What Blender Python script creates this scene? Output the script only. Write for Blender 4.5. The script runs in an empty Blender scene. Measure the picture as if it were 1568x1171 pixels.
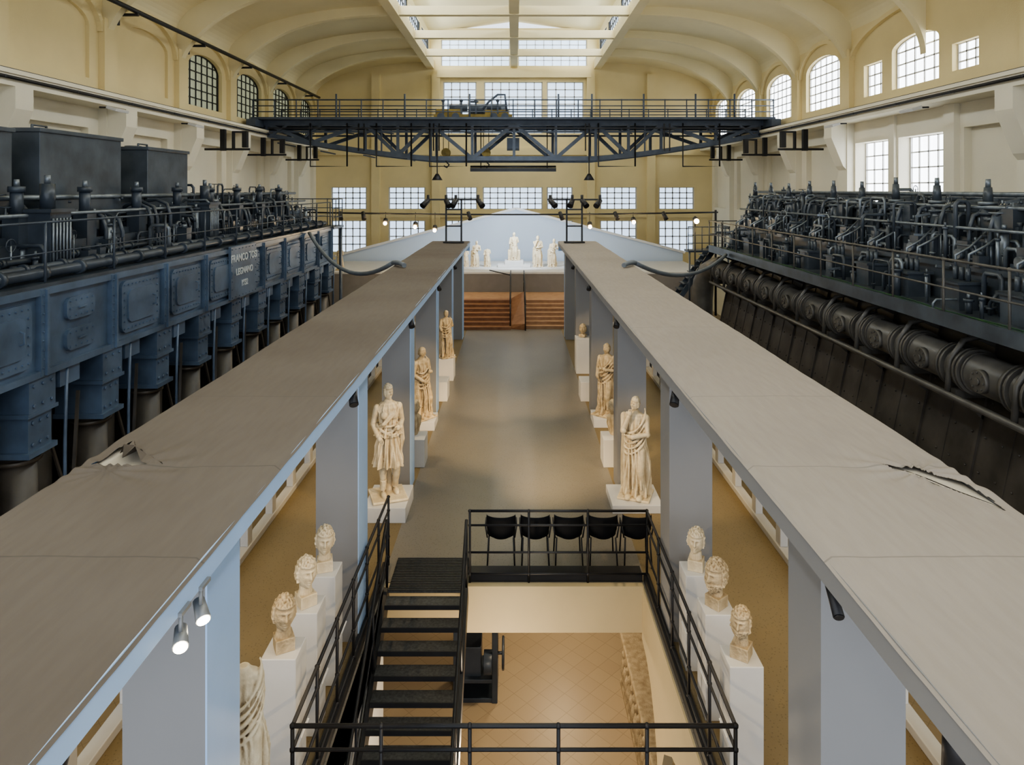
import bpy, bmesh, math, random
from mathutils import Vector, Matrix, noise
from mathutils.geometry import tessellate_polygon
random.seed(3)
pi=math.pi
H=5.5
C=bpy.context.scene.collection

# ------------------------------------------------------------------ materials
def mat(name,col,rough=.6,metal=0.,var=.12,scale=3.,bump=0.,bscale=20.,emit=None,es=0.,spec=.5,col2=None,detail=4,crev=None):
    m=bpy.data.materials.new(name); m.use_nodes=True
    nt=m.node_tree; N=nt.nodes; L=nt.links
    b=N['Principled BSDF']
    b.inputs['Roughness'].default_value=rough; b.inputs['Metallic'].default_value=metal
    b.inputs['Specular IOR Level'].default_value=spec
    tc=N.new('ShaderNodeTexCoord')
    nz=N.new('ShaderNodeTexNoise'); nz.inputs['Scale'].default_value=scale; nz.inputs['Detail'].default_value=detail
    L.new(tc.outputs['Object'],nz.inputs['Vector'])
    cr=N.new('ShaderNodeValToRGB')
    c2=col2 if col2 else tuple(max(0,c*(1-var*2)) for c in col)
    cr.color_ramp.elements[0].position=.3; cr.color_ramp.elements[1].position=.7
    cr.color_ramp.elements[0].color=(*c2,1); cr.color_ramp.elements[1].color=(*col,1)
    L.new(nz.outputs['Fac'],cr.inputs['Fac']); out=cr.outputs['Color']
    if crev:   # shade of the carved folds painted into the hollows
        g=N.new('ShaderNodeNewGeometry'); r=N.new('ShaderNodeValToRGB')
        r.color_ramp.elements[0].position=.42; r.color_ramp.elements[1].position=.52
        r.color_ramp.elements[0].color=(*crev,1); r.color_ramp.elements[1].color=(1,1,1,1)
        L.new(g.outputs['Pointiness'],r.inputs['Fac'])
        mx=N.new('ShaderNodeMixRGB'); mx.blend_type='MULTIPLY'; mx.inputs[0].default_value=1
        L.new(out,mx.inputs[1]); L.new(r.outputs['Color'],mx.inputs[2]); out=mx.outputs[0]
    L.new(out,b.inputs['Base Color'])
    if bump>0:
        n2=N.new('ShaderNodeTexNoise'); n2.inputs['Scale'].default_value=bscale; n2.inputs['Detail'].default_value=5
        L.new(tc.outputs['Object'],n2.inputs['Vector'])
        bp=N.new('ShaderNodeBump'); bp.inputs['Strength'].default_value=bump; bp.inputs['Distance'].default_value=.03
        L.new(n2.outputs['Fac'],bp.inputs['Height']); L.new(bp.outputs['Normal'],b.inputs['Normal'])
    if emit:
        b.inputs['Emission Color'].default_value=(*emit,1); b.inputs['Emission Strength'].default_value=es
    return m
M={}
M['wall']=mat('cream_plaster',(.80,.675,.39),.8,var=.05,scale=.5,bump=.1)
M['wallw']=mat('pale_plaster',(.84,.79,.65),.8,var=.04,scale=.5,bump=.1)
M['ceil']=mat('ceiling_plaster',(.82,.73,.48),.8,var=.05,scale=.4)
M['skylit']=mat('paint_skylit_blue',(.40,.57,.85),.5,var=.03)  # blue sky glow on the pergola painted into this colour
M['col']=mat('column_paint',(.255,.255,.262),.6,var=.03,scale=1)
M['white']=mat('white_paint',(.60,.595,.59),.55,var=.03)
M['gable']=mat('gable_bluelit',(.50,.58,.70),.7,var=.03,scale=.5)  # blue light falling on the screen is put into its colour
M['eng']=mat('engine_blue_enamel',(.105,.155,.24),.34,var=.25,scale=1.6,bump=.1,bscale=6)
M['engd']=mat('engine_dark_enamel',(.066,.085,.115),.32,var=.25,scale=2.,bump=.08,bscale=8)
M['engr']=mat('engine_grey_enamel',(.092,.112,.14),.30,var=.25,scale=2.,bump=.08,bscale=8)
M['mani']=mat('manifold_iron',(.125,.12,.112),.38,var=.25,scale=2.,bump=.1,bscale=8)
M['plate']=mat('engine_oily_plating',(.085,.076,.066),.42,var=.3,scale=1.5,bump=.15,bscale=6)
M['steel']=mat('worn_steel',(.26,.30,.35),.36,metal=.45,var=.25,scale=5)
M['black']=mat('black_iron',(.022,.022,.026),.45,var=.2)
M['tread']=mat('tread_steel',(.09,.092,.095),.5,var=.3,scale=30)
M['crane']=mat('crane_paint',(.085,.108,.152),.5,var=.15)
M['yellow']=mat('machine_yellow',(.34,.25,.06),.55,var=.25)
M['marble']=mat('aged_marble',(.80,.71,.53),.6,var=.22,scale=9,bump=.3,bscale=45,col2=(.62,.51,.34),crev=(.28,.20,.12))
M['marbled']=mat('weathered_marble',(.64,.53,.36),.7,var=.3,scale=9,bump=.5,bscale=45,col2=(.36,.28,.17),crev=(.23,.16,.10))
M['wood']=mat('oak_boards',(.32,.16,.08),.45,var=.2,scale=4,col2=(.22,.10,.045))
M['woodl']=mat('light_boards',(.47,.29,.17),.45,var=.2,scale=4,col2=(.36,.21,.12))
M['sand']=mat('stage_grey',(.22,.205,.195),.7,var=.05)
M['chair']=mat('chair_shell_black',(.008,.009,.012),.7,var=.1,spec=.2)
M['cream']=mat('slab_cream',(.55,.45,.28),.7,var=.06,scale=1)
M['glassR']=mat('daylight_glass',(.6,.7,.8),.3,emit=(.92,.96,1.),es=3.2)
M['glassB']=mat('daylight_glass_back',(.6,.7,.8),.3,emit=(.60,.77,1.),es=1.0)
M['glassL']=mat('shaded_glass',(.12,.14,.10),.2,emit=(.60,.62,.42),es=.28)
M['glassT']=mat('lantern_glass',(.5,.6,.7),.3,emit=(.74,.87,1.),es=3.0)
M['lamp']=mat('lamp_glow',(1,.8,.5),.5,emit=(1,.72,.35),es=30)
M['lens']=mat('lamp_lens',(1,.9,.7),.3,emit=(1,.88,.65),es=14)
M['alu']=mat('lamp_housing',(.30,.31,.32),.4,metal=.3,var=.1)
M['hose']=mat('grey_hose',(.20,.23,.27),.6,var=.1)
M['green']=mat('green_cable',(.02,.09,.035),.5,var=.1)
M['letter']=mat('lettering',(.50,.54,.58),.5,var=.05)
M['lining']=mat('roof_lining',(.55,.51,.44),.8,var=.1)
M['seamL']=mat('canvas_seam_shaded',(.12,.107,.094),.95,var=.05)  # seam tone follows the painted-in shade of the left canvas
M['seamR']=mat('canvas_seam_lit',(.27,.245,.222),.95,var=.05)  # seam tone follows the painted-in light of the right canvas

def floor_mat(name,c1,c2,rough):
    m=mat(name,c1,rough,scale=.6,col2=c2,bump=.05,bscale=60)
    nt=m.node_tree;N=nt.nodes;L=nt.links;b=N['Principled BSDF']
    v=N.new('ShaderNodeTexVoronoi'); v.inputs['Scale'].default_value=28
    tc=N.new('ShaderNodeTexCoord'); L.new(tc.outputs['Object'],v.inputs['Vector'])
    r=N.new('ShaderNodeValToRGB'); r.color_ramp.elements[0].position=.12; r.color_ramp.elements[1].position=.28
    r.color_ramp.elements[0].color=(.55,.52,.5,1); r.color_ramp.elements[1].color=(1,1,1,1)
    L.new(v.outputs['Distance'],r.inputs['Fac'])
    mx=N.new('ShaderNodeMixRGB'); mx.blend_type='MULTIPLY'; mx.inputs[0].default_value=.8
    src=b.inputs['Base Color'].links[0].from_socket
    L.new(src,mx.inputs[1]); L.new(r.outputs['Color'],mx.inputs[2]); L.new(mx.outputs[0],b.inputs['Base Color'])
    return m
M['floor']=floor_mat('terrazzo_grey',(.215,.192,.162),(.18,.162,.138),.34)
M['floorwarm']=floor_mat('terrazzo_warm_lit',(.235,.178,.095),(.19,.14,.072),.6)  # ochre puts the aisles' warm lamp light into the floor colour
def tile_mat():
    m=mat('diagonal_tiles',(.60,.44,.25),.4)
    nt=m.node_tree;N=nt.nodes;L=nt.links;b=N['Principled BSDF']
    tc=N.new('ShaderNodeTexCoord'); mp=N.new('ShaderNodeMapping'); mp.inputs['Rotation'].default_value=(0,0,pi/4)
    br=N.new('ShaderNodeTexBrick'); br.offset=0; br.inputs['Scale'].default_value=1
    br.inputs['Brick Width'].default_value=.33; br.inputs['Row Height'].default_value=.33; br.inputs['Mortar Size'].default_value=.006
    br.inputs['Color1'].default_value=(.50,.40,.27,1); br.inputs['Color2'].default_value=(.47,.37,.25,1); br.inputs['Mortar'].default_value=(.38,.30,.20,1)
    L.new(tc.outputs['Object'],mp.inputs['Vector']); L.new(mp.outputs[0],br.inputs['Vector']); L.new(br.outputs['Color'],b.inputs['Base Color'])
    return m
M['tile']=tile_mat()
def fabric_mat(name,c1,c2):
    m=mat(name,c1,.95,scale=.35,col2=c2,spec=.1,detail=3)
    nt=m.node_tree;N=nt.nodes;L=nt.links;b=N['Principled BSDF']
    tc=N.new('ShaderNodeTexCoord'); mp=N.new('ShaderNodeMapping'); mp.inputs['Scale'].default_value=(5,.8,1); mp.inputs['Rotation'].default_value=(0,0,.5)
    nz=N.new('ShaderNodeTexNoise'); nz.inputs['Scale'].default_value=2.5; nz.inputs['Detail'].default_value=2; nz.inputs['Distortion'].default_value=1.
    L.new(tc.outputs['Object'],mp.inputs['Vector']); L.new(mp.outputs[0],nz.inputs['Vector'])
    bp=N.new('ShaderNodeBump'); bp.inputs['Strength'].default_value=.13; bp.inputs['Distance'].default_value=.03
    L.new(nz.outputs['Fac'],bp.inputs['Height']); L.new(bp.outputs['Normal'],b.inputs['Normal'])
    n3=N.new('ShaderNodeTexNoise'); n3.inputs['Scale'].default_value=4; n3.inputs['Detail'].default_value=4
    L.new(mp.outputs[0],n3.inputs['Vector'])
    r=N.new('ShaderNodeValToRGB'); r.color_ramp.elements[0].position=.35; r.color_ramp.elements[1].position=.62
    r.color_ramp.elements[0].color=(.95,.945,.94,1); r.color_ramp.elements[1].color=(1,1,1,1)
    L.new(n3.outputs['Fac'],r.inputs['Fac'])
    mx=N.new('ShaderNodeMixRGB'); mx.blend_type='MULTIPLY'; mx.inputs[0].default_value=1.
    src=b.inputs['Base Color'].links[0].from_socket
    L.new(src,mx.inputs[1]); L.new(r.outputs['Color'],mx.inputs[2]); L.new(mx.outputs[0],b.inputs['Base Color'])
    return m
M['fabL']=fabric_mat('canvas_shaded',(.185,.166,.148),(.145,.126,.110))  # same canvas; dimmer light on the left put into the colour
M['fabR']=fabric_mat('canvas_lit',(.375,.34,.31),(.325,.295,.27))  # same canvas; stronger window light on the right put into the colour

# ------------------------------------------------------------------ mesh builder
class MB:
    def __init__(s): s.v=[];s.f=[];s.m=[];s.s=[]
    def add(s,vs,fs,mi=0,sm=False):
        o=len(s.v); s.v+=[tuple(v) for v in vs]
        for f in fs: s.f.append([i+o for i in f]); s.m.append(mi); s.s.append(sm)
    def box(s,x0,x1,y0,y1,z0,z1,mi=0):
        if x0>x1:x0,x1=x1,x0
        if y0>y1:y0,y1=y1,y0
        if z0>z1:z0,z1=z1,z0
        v=[(x0,y0,z0),(x1,y0,z0),(x1,y1,z0),(x0,y1,z0),(x0,y0,z1),(x1,y0,z1),(x1,y1,z1),(x0,y1,z1)]
        s.add(v,[(0,3,2,1),(4,5,6,7),(0,1,5,4),(1,2,6,5),(2,3,7,6),(3,0,4,7)],mi)
    def obox(s,c,sz,R,mi=0):
        v=[]
        for dz in(-.5,.5):
            for dx,dy in((-.5,-.5),(.5,-.5),(.5,.5),(-.5,.5)):
                v.append(Vector(c)+R@Vector((dx*sz[0],dy*sz[1],dz*sz[2])))
        s.add(v,[(0,3,2,1),(4,5,6,7),(0,1,5,4),(1,2,6,5),(2,3,7,6),(3,0,4,7)],mi)
    def beam(s,p0,p1,w,h=None,mi=0):
        h=h or w; p0=Vector(p0);p1=Vector(p1); d=p1-p0; L=d.length
        if L<1e-6:return
        R=d.to_track_quat('Z','Y').to_matrix(); s.obox((p0+p1)/2,(w,h,L),R,mi)
    def path(s,pts,r,n=8,mi=0,cap=True):
        pts=[Vector(p) for p in pts]; k=len(pts)
        rs=r if isinstance(r,(list,tuple)) else [r]*k
        up=None; vs=[]
        for i,p in enumerate(pts):
            if i==0:t=pts[1]-p
            elif i==k-1:t=p-pts[i-1]
            else:
                t=(pts[i+1]-p).normalized()+(p-pts[i-1]).normalized()
            if t.length<1e-9:t=Vector((0,0,1))
            t.normalize()
            if up is None:
                up=Vector((0,0,1)) if abs(t.z)<.9 else Vector((1,0,0))
            a=(up-t*up.dot(t)).normalized(); b=t.cross(a); up=a
            for j in range(n):
                th=2*pi*j/n; vs.append(p+(a*math.cos(th)+b*math.sin(th))*rs[i])
        fs=[]
        for i in range(k-1):
            for j in range(n):
                fs.append((i*n+j,i*n+(j+1)%n,(i+1)*n+(j+1)%n,(i+1)*n+j))
        s.add(vs,fs,mi,n>5)
        if cap:
            o=len(s.v)-k*n
            s.f.append([o+j for j in range(n)][::-1]);s.m.append(mi);s.s.append(False)
            s.f.append([o+(k-1)*n+j for j in range(n)]);s.m.append(mi);s.s.append(False)
    def cyl(s,p0,p1,r,r1=None,n=12,mi=0): s.path([p0,p1],[r,r if r1 is None else r1],n,mi)
    def sph(s,c,r,n=12,m=8,mi=0,fn=None):
        if not isinstance(r,(tuple,list)): r=(r,r,r)
        vs=[];fs=[]
        def P(th,ph):
            d=Vector((math.cos(th)*math.sin(ph),math.sin(th)*math.sin(ph),math.cos(ph)))
            k=fn(d) if fn else 1
            return Vector((c[0]+d.x*r[0]*k,c[1]+d.y*r[1]*k,c[2]+d.z*r[2]*k))
        vs.append(P(0,0))
        for i in range(1,m):
            for j in range(n): vs.append(P(2*pi*j/n,pi*i/m))
        vs.append(P(0,pi))
        for j in range(n): fs.append((0,1+j,1+(j+1)%n))
        for i in range(m-2):
            for j in range(n):
                a=1+i*n; fs.append((a+j,a+n+j,a+n+(j+1)%n,a+(j+1)%n))
        e=len(vs)-1;a=1+(m-2)*n
        for j in range(n): fs.append((e,a+(j+1)%n,a+j))
        s.add(vs,fs,mi,True)
    def loft(s,rings,mi=0,sm=True,cap=True):
        n=len(rings[0]);vs=[p for r in rings for p in r];fs=[]
        for i in range(len(rings)-1):
            for j in range(n):
                fs.append((i*n+j,i*n+(j+1)%n,(i+1)*n+(j+1)%n,(i+1)*n+j))
        if cap: fs.append(list(range(n))[::-1]); fs.append([(len(rings)-1)*n+j for j in range(n)])
        s.add(vs,fs,mi,sm)
    def panel(s,outer,holes,P,t0,t1,mi=0):
        loops=[outer]+holes
        flat=[p for l in loops for p in l]
        tri=tessellate_polygon([[Vector((p[0],p[1],0)) for p in l] for l in loops])
        n=len(flat)
        vs=[P(p[0],p[1],t0) for p in flat]+[P(p[0],p[1],t1) for p in flat]
        fs=[tuple(t) for t in tri]+[tuple(i+n for i in t) for t in tri]
        o=0
        for l in loops:
            k=len(l)
            for i in range(k): fs.append((o+i,o+(i+1)%k,n+o+(i+1)%k,n+o+i))
            o+=k
        s.add(vs,fs,mi)
    def obj(s,name,mats,parent=None,bevel=0,loc=None,rotz=0):
        me=bpy.data.meshes.new(name); me.from_pydata(s.v,[],s.f)
        for m in mats: me.materials.append(M[m])
        me.polygons.foreach_set('material_index',s.m); me.polygons.foreach_set('use_smooth',s.s)
        me.update()
        o=bpy.data.objects.new(name,me); C.objects.link(o)
        if loc: o.location=loc
        o.rotation_euler[2]=rotz
        if parent: o.parent=parent
        if bevel:
            b=o.modifiers.new('bevel','BEVEL'); b.width=bevel; b.segments=2; b.limit_method='ANGLE'
        return o
def empty(name,loc=(0,0,0)):
    o=bpy.data.objects.new(name,None); C.objects.link(o); o.location=loc; o.empty_display_size=.2; return o
def arch(u0,u1,z0,zs,zt,n=14):
    p=[(u0,z0),(u1,z0),(u1,zs)]
    c=(u0+u1)/2;a=(u1-u0)/2
    if zt>zs:
        for i in range(1,n): 
            th=pi*i/n; p.append((c+a*math.cos(th),zs+(zt-zs)*math.sin(th)))
    p.append((u0,zs)); return p
def rect(u0,u1,z0,z1): return [(u0,z0),(u1,z0),(u1,z1),(u0,z1)]

# ------------------------------------------------------------------ camera
cam=bpy.data.cameras.new('camera'); co=bpy.data.objects.new('camera',cam); C.objects.link(co)
co.location=(0,0,H); co.rotation_euler=(pi/2,0,0); cam.sensor_width=36; cam.lens=24
cam.shift_y=-.1885; cam.shift_x=-.002; cam.clip_end=300; cam.clip_start=.05
bpy.context.scene.camera=co

# ------------------------------------------------------------------ shell
W=14.5; D=50.; Y0=-6.; G=-3.8
b=MB(); b.box(-W-.6,W+.6,Y0,D+.6,G-.3,G); b.obj('floor_ground',['tile'])

PIL=[3.0,8.3,13.6,18.9,24.2,29.5,34.8,40.1,45.4]
wn=[0]
def window(P,u0,u1,z0,zs,zt,glass,nu,nz,t=.25,fr='white',bw=.05):
    wn[0]+=1
    b=MB()
    pts=arch(u0,u1,z0,zs,zt) if zt>zs else rect(u0,u1,z0,zs)
    b.panel(pts,[],P,t+.03,t+.05,1)
    c=(u0+u1)/2;a=(u1-u0)/2
    def top(u): 
        if zt<=zs:return zs
        return zs+(zt-zs)*math.sqrt(max(0,1-((u-c)/a)**2))
    def bar(p,q,w=bw):
        A=[P(p[0],p[1],t-.03),P(q[0],q[1],t-.03)]
        b.beam(A[0],A[1],w,w,0)
    for i in range(nu+1):
        u=u0+(u1-u0)*i/nu; u=min(max(u,u0+.03),u1-.03)
        bar((u,z0),(u,top(u)),bw*(1.6 if i in(0,nu) else 1))
    for i in range(nz+1):
        z=z0+(zt-z0)*i/nz
        if i==nz and zt>zs: continue
        if z<=zs: ua,ub=u0,u1
        else:
            k=a*math.sqrt(max(0,1-((z-zs)/(zt-zs))**2)); ua,ub=c-k,c+k
        bar((ua,z),(ub,z))
    if zt>zs:
        q=arch(u0,u1,z0,zs,zt)[2:]
        for i in range(len(q)-1): bar(q[i],q[i+1],bw*1.6)
    return b.obj('window_%d'%wn[0],[fr,glass])

def side(sgn):
    P=lambda u,z,t: Vector((sgn*(W+t),u,z))
    nm='left' if sgn<0 else 'right'
    bays=[(PIL[i],PIL[i+1]) for i in range(len(PIL)-1)]+[(45.4,50.)]
    bays=[(-2.3,3.0)]+bays
    uph=[];loh=[];nich=[];lon=[]
    for (a,c) in bays:
        m=(a+c)/2
        if sgn>0 and a==18.9: 
            uph+= [rect(26.9,28.3,9.3,10.6),arch(23.3,26.2,9.3,10.75,11.15),rect(21.3,22.6,9.4,10.3)]
            window(P,26.9,28.3,9.3,10.6,10.6,'glassR',3,3); window(P,23.3,26.2,9.3,10.75,11.15,'glassR',5,4); window(P,21.3,22.6,9.4,10.3,10.3,'glassR',3,3)
        elif sgn>0 and a==24.2: pass
        else:
            w=1.75; h=arch(m-w,m+w,9.3,11.1,11.75)
            if a==45.4: h=arch(m-1.4,m+1.4,9.3,11.1,11.75)
            uph.append(h)
            if a>=29.5:
                ww=1.4 if a==45.4 else w
                window(P,m-ww,m+ww,9.3,11.1,11.75,'glassR' if sgn>0 else 'glassL',6,6,fr='white' if sgn>0 else 'black')
            else: nich.append((m-w-.1,m+w+.1,9.2,11.9))
        if sgn>0 and a==24.2:
            loh.append(rect(26.35,29.0,4.6,7.45)); window(P,26.35,29.0,4.6,7.45,7.45,'glassR',4,5,t=.5)
            loh.append(rect(22.95,25.75,4.6,7.45)); window(P,22.95,25.75,4.6,7.45,7.45,'glassR',5,5,t=.5)
        elif sgn>0 and a==18.9:
            loh.append(rect(19.5,22.0,4.4,7.5)); lon.append((19.4,22.1,4.3,7.6))
        else:
            w0=1.7; loh.append(rect(m-w0,m+w0,4.2,7.6)); lon.append((m-w0-.1,m+w0+.1,4.1,7.7))
    b=MB()
    b.panel(rect(Y0,D,8.4,12.9),uph,P,0,.5,0)
    for n in nich: b.box(sgn*(W+.12),sgn*(W+.5),n[0],n[1],n[2],n[3],0)
    b.panel(rect(Y0,D,G,8.4),loh,P,0,.55,1)
    for n in lon: b.box(sgn*(W+.25),sgn*(W+.5),n[0],n[1],n[2],n[3],1)
    for p in PIL:
        if sgn>0 and p==24.2: 
            b.box(sgn*(W-.2),sgn*W,22.2,22.75,G,8.3,1); b.box(sgn*(W-.12),sgn*W,25.85,26.25,G,8.3,1); continue
        b.box(sgn*(W-.22),sgn*W,p-.38,p+.38,8.4,11.5,0)
        b.box(sgn*(W-.3),sgn*W,p-.4,p+.4,G,8.3,1)
        Q=lambda u,z,t: Vector((sgn*(W-u),p-.35+t,z))
        b.panel([(0.2,6.2),(.45,6.5),(.95,7.7),(.95,8.3),(.2,8.3)],[],Q,0,.7,1)
    b.obj('wall_'+nm,['wall','wallw'])
    b=MB(); b.box(sgn*(W-.95),sgn*W,Y0,D,8.3,8.62,0); b.box(sgn*(W-1.02),sgn*W,Y0,D,8.62,8.74,0)
    b.box(sgn*(W-.6),sgn*(W-.5),Y0,D,8.74,8.86,1)
    b.obj('trim_crane_ledge_'+nm,['wallw','black'])
    b=MB()
    for (a,c) in bays:
        if sgn>0 and a==24.2: continue
        if sgn>0 and a==18.9: c=29.5
        pts=[]
        for i in range(25):
            th=pi*i/24; pts.append(Vector((sgn*(W-.08),(a+c)/2+((c-a)/2-.38)*math.cos(th),11.0+1.35*math.sin(th))))
        for i in range(24): b.beam(pts[i],pts[i+1],.18,.18)
    b.obj('trim_arches_'+nm,['wall'])
side(-1); side(1)

P=lambda u,z,t: Vector((u,D+t,z))
holes=[];
b=MB()
wins=[(-13.4,-10.8),(-9.2,-6.5),(-5.0,-2.7),(-2.3,2.1),(2.4,4.3),(6.3,9.0),(10.6,13.2)]
for i,(u0,u1) in enumerate(wins):
    for z0,z1 in((4.05,5.65),(.9,3.2)):
        holes.append(rect(u0,u1,z0,z1)); window(P,u0,u1,z0,z1,z1,'glassB',5 if u1-u0<4 else 8,4,t=.2,bw=.075)
for u0,u1 in((-5.2,-2.75),(-2.2,2.1),(2.4,5.1)):
    holes.append(rect(u0,u1,9.6,13.35)); window(P,u0,u1,9.6,13.35,13.35,'glassB',4 if u1-u0<3 else 7,7,t=.2,bw=.075)
for u0,u1 in((-5.35,-.3),(.3,5.35)):
    for z0,z1 in((14.55,15.4),(15.75,16.45)):
        holes.append(rect(u0,u1,z0,z1)); window(P,u0,u1,z0,z1,z1,'glassB',8,2,t=.2)
b.panel(rect(-W,W,G,17.3),holes,P,0,.5,0)
for x in(-10.1,10.0,-5.7,5.6):
    b.box(x-.3,x+.3,D-.3,D,G,13.9,0)
b.box(-W,W,D-.25,D,8.0,8.5,0); b.box(-W,W,D-.12,D,3.45,3.8,0)
b.box(-5.6,5.6,D-.35,D,13.65,14.2,0)
b.obj('wall_back',['wall'])

def zc(x):
    t=min(1,max(0,(abs(x)-6.1)/8.4)); return 12.3+2.5*math.sqrt(max(0,1-t**2.0))
def zr(x):
    t=min(1,max(0,(abs(x)-6.1)/8.4)); return 10.3+4.05*max(0,(1-t**2.4))**.55
b=MB()
for sgn in(-1,1):
    xs=[6.1+8.4*math.sin(pi/2*i/26) for i in range(27)]
    lo=[(sgn*x,zc(x)) for x in xs]; hi=[(sgn*x,zc(x)+.35) for x in reversed(xs)]
    poly=lo+hi
    b.loft([[Vector((p[0],y,p[1])) for p in poly] for y in (Y0,D)],0,False)
b.obj('ceiling',['ceil'])
b=MB()
for p in PIL:
    for sgn in(-1,1):
        xs=[6.1+8.4*math.sin(pi/2*i/30) for i in range(31)]
        for i in range(30):
            x0,x1=xs[i],xs[i+1]
            v=[]
            for y in(p-.17,p+.17):
                v+=[(sgn*x0,y,zr(x0)),(sgn*x1,y,zr(x1)),(sgn*x1,y,zc(x1)+.05),(sgn*x0,y,zc(x0)+.05)]
            b.add(v,[(0,1,2,3),(7,6,5,4),(0,4,5,1),(3,2,6,7)],0)
    b.box(-6.1,6.1,p-.2,p+.2,14.35,14.8,0)
b.box(-.25,.25,Y0,D,14.4,14.8,0)
for sgn in(-1,1): b.box(sgn*5.85,sgn*6.35,Y0,D,14.3,14.95,0)
b.obj('trim_ceiling_ribs',['ceil'])
b=MB()
for sgn in(-1,1):
    PP=lambda u,z,t: Vector((sgn*(6.2+t),u,z))
    hs=[]
    for i in range(-1,9):
        u0=(PIL[i] if i>=0 else -2.3)+.35; u1=(PIL[i+1] if i+1<9 else 50)-.35
        hs.append(rect(u0,u1,15.05,16.5)); window(PP,u0,u1,15.05,16.5,16.5,'glassT',7,3,t=.12,fr='black',bw=.06)
    b.panel(rect(Y0,D,14.8,17.1),hs,PP,0,.3,0)
rp=[(-6.5,17.0),(0,17.9),(6.5,17.0),(6.5,17.2),(0,18.1),(-6.5,17.2)]
b.loft([[Vector((p[0],y,p[1])) for p in rp] for y in (Y0,D+.5)],0,False)
b.obj('ceiling_lantern',['ceil'])

b=MB()
b.path([(-13.55,2,11.88),(-13.55,47.5,11.88)],.09,8,0)
for p in PIL: b.box(-14.28,-13.45,p+.2,p+.3,11.7,11.79,0); b.box(-14.5,-14.2,p+.15,p+.4,11.4,12.0,0)
b.obj('cable_conduit',['black'])
for sgn in(-1,1):
    b=MB(); b.path([(sgn*13.46,2,8.5),(sgn*13.46,49.5,8.5)],.05,6,0)
    for y in range(3,50,3): b.cyl((sgn*13.6,y,8.5),(sgn*13.4,y,8.5),.04,mi=0)
    b.obj('power_rail',['black'])
    for y in (16.5,22.3,27.8):
        b=MB(); b.cyl((0,0,.0),(-sgn*.5,0,-.02),.03,mi=1); R=Matrix.Rotation(sgn*-.3,3,'Y')
        b.obox((-sgn*.6,0,-.08),(.34,.75,.1),R,0)
        b.obj('wall_floodlight',['white','black'],loc=(sgn*13.55,y,8.18),bevel=.02)
for sgn in(-1,1):
    for y in(31.9,37.,43.2):
        b=MB()
        b.box(0,-sgn*2.1,-.05,.05,-.03,.07)
        b.box(-sgn*.75,-sgn*.97,-.1,.1,-.05,.95); b.box(-sgn*1.3,-sgn*1.38,-.1,.1,.0,.85); b.box(-sgn*1.3,-sgn*1.95,-.06,.06,.79,.87); b.box(-sgn*1.78,-sgn*2.0,-.12,.12,.1,.87)
        b.obj('conductor_bracket',['black'],loc=(sgn*14.45,y,7.35))

# ------------------------------------------------------------------ upper floor
b=MB()
P=lambda u,z,t: Vector((u,z,t))
b.panel([(-1.85,1.),(1.85,1.),(1.85,31),(-1.85,31)],[rect(-1.8,1.8,5.0,9.56)],P,0,-.6,0)
b.obj('floor',['floor'])
for sgn in(-1,1):
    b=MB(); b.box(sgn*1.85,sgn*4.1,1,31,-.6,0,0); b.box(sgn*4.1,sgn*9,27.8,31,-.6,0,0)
    b.obj('floor_aisle_'+('left' if sgn<0 else 'right'),['floorwarm'])
    b=MB(); b.box(sgn*4.0,sgn*4.16,1,27.8,.0,.1,0)
    y=2.0
    while y<27.5:
        b.box(sgn*4.02,sgn*4.14,y-.09,y+.09,.1,.95,0); y+=1.05
    b.box(sgn*4.0,sgn*4.16,1,27.8,.93,1.,0)
    b.obj('parapet',['white'],bevel=.01)
    b=MB()
    for y in(2,7,12,17,22,27):
        b.box(sgn*3.3,sgn*3.7,y-.2,y+.2,G,-.6); b.box(sgn*3.2,sgn*3.8,y-.3,y+.3,G,G+.12); b.box(sgn*3.2,sgn*3.8,y-.3,y+.3,-.72,-.6)
    b.obj('floor_support_pillars',['cream'],bevel=.02)
b=MB()
b.box(-.64,1.8,9.46,9.56,-.64,.0,0); b.box(-1.8,-.64,9.46,9.56,-.64,-.01,0)
P=lambda u,z,t: Vector((1.78+t,u,z))
b.panel([(5.,-.01),(9.5,-.01),(9.5,-.75),(9.2,-.8),(8.9,-.95),(8.65,-1.25),(8.5,-1.6),(8.42,-2.1),(8.4,G),(8.25,G),(8.25,-2.1),(8.3,-1.6),(8.1,-1.2),(7.7,-.9),(7.2,-.75),(5.,-.75)],[],P,0,.12,0)
b.box(-1.92,-1.8,5,9.4,G,-.01,1)
b.obj('stairwell_lining',['cream','white'])
b=MB(); b.box(-1.72,-.66,9.3,10.15,.005,.03,0)
for i in range(20): b.box(-1.72,-.66,9.31+i*.042,9.325+i*.042,.03,.036,1)
b.box(-.62,1.8,9.57,9.8,.005,.1,1)
b.obj('stair_landing_grating',['tread','black'])

b=MB()
for i in range(25):
    y=9.27-.23*i; z=-.02-.15*i
    if z-.05<G+.05: break
    b.box(-1.72,-.67,y-.21,y,z-.03,z,0); b.box(-1.72,-.67,y-.22,y-.205,z-.055,z+.004,1)
for x in(-1.75,-.655):
    b.beam((x,9.4,-.05),(x,9.4-.23*24.5,-.05-.15*24.5),.05,.26,1)
    pts=[(x,9.4,.95),(x,9.4-.23*24,.95-.15*24)]
    b.path(pts,.022,8,1)
    b.path([(x,9.4,.5),(x,9.4-.23*24,.5-.15*24)],.012,6,1)
    for k in range(0,25,4):
        b.cyl((x,9.4-.23*k,-.15*k-.05),(x,9.4-.23*k,.95-.15*k),.018,mi=1,n=6)
b.obj('staircase',['tread','black'])

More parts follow.
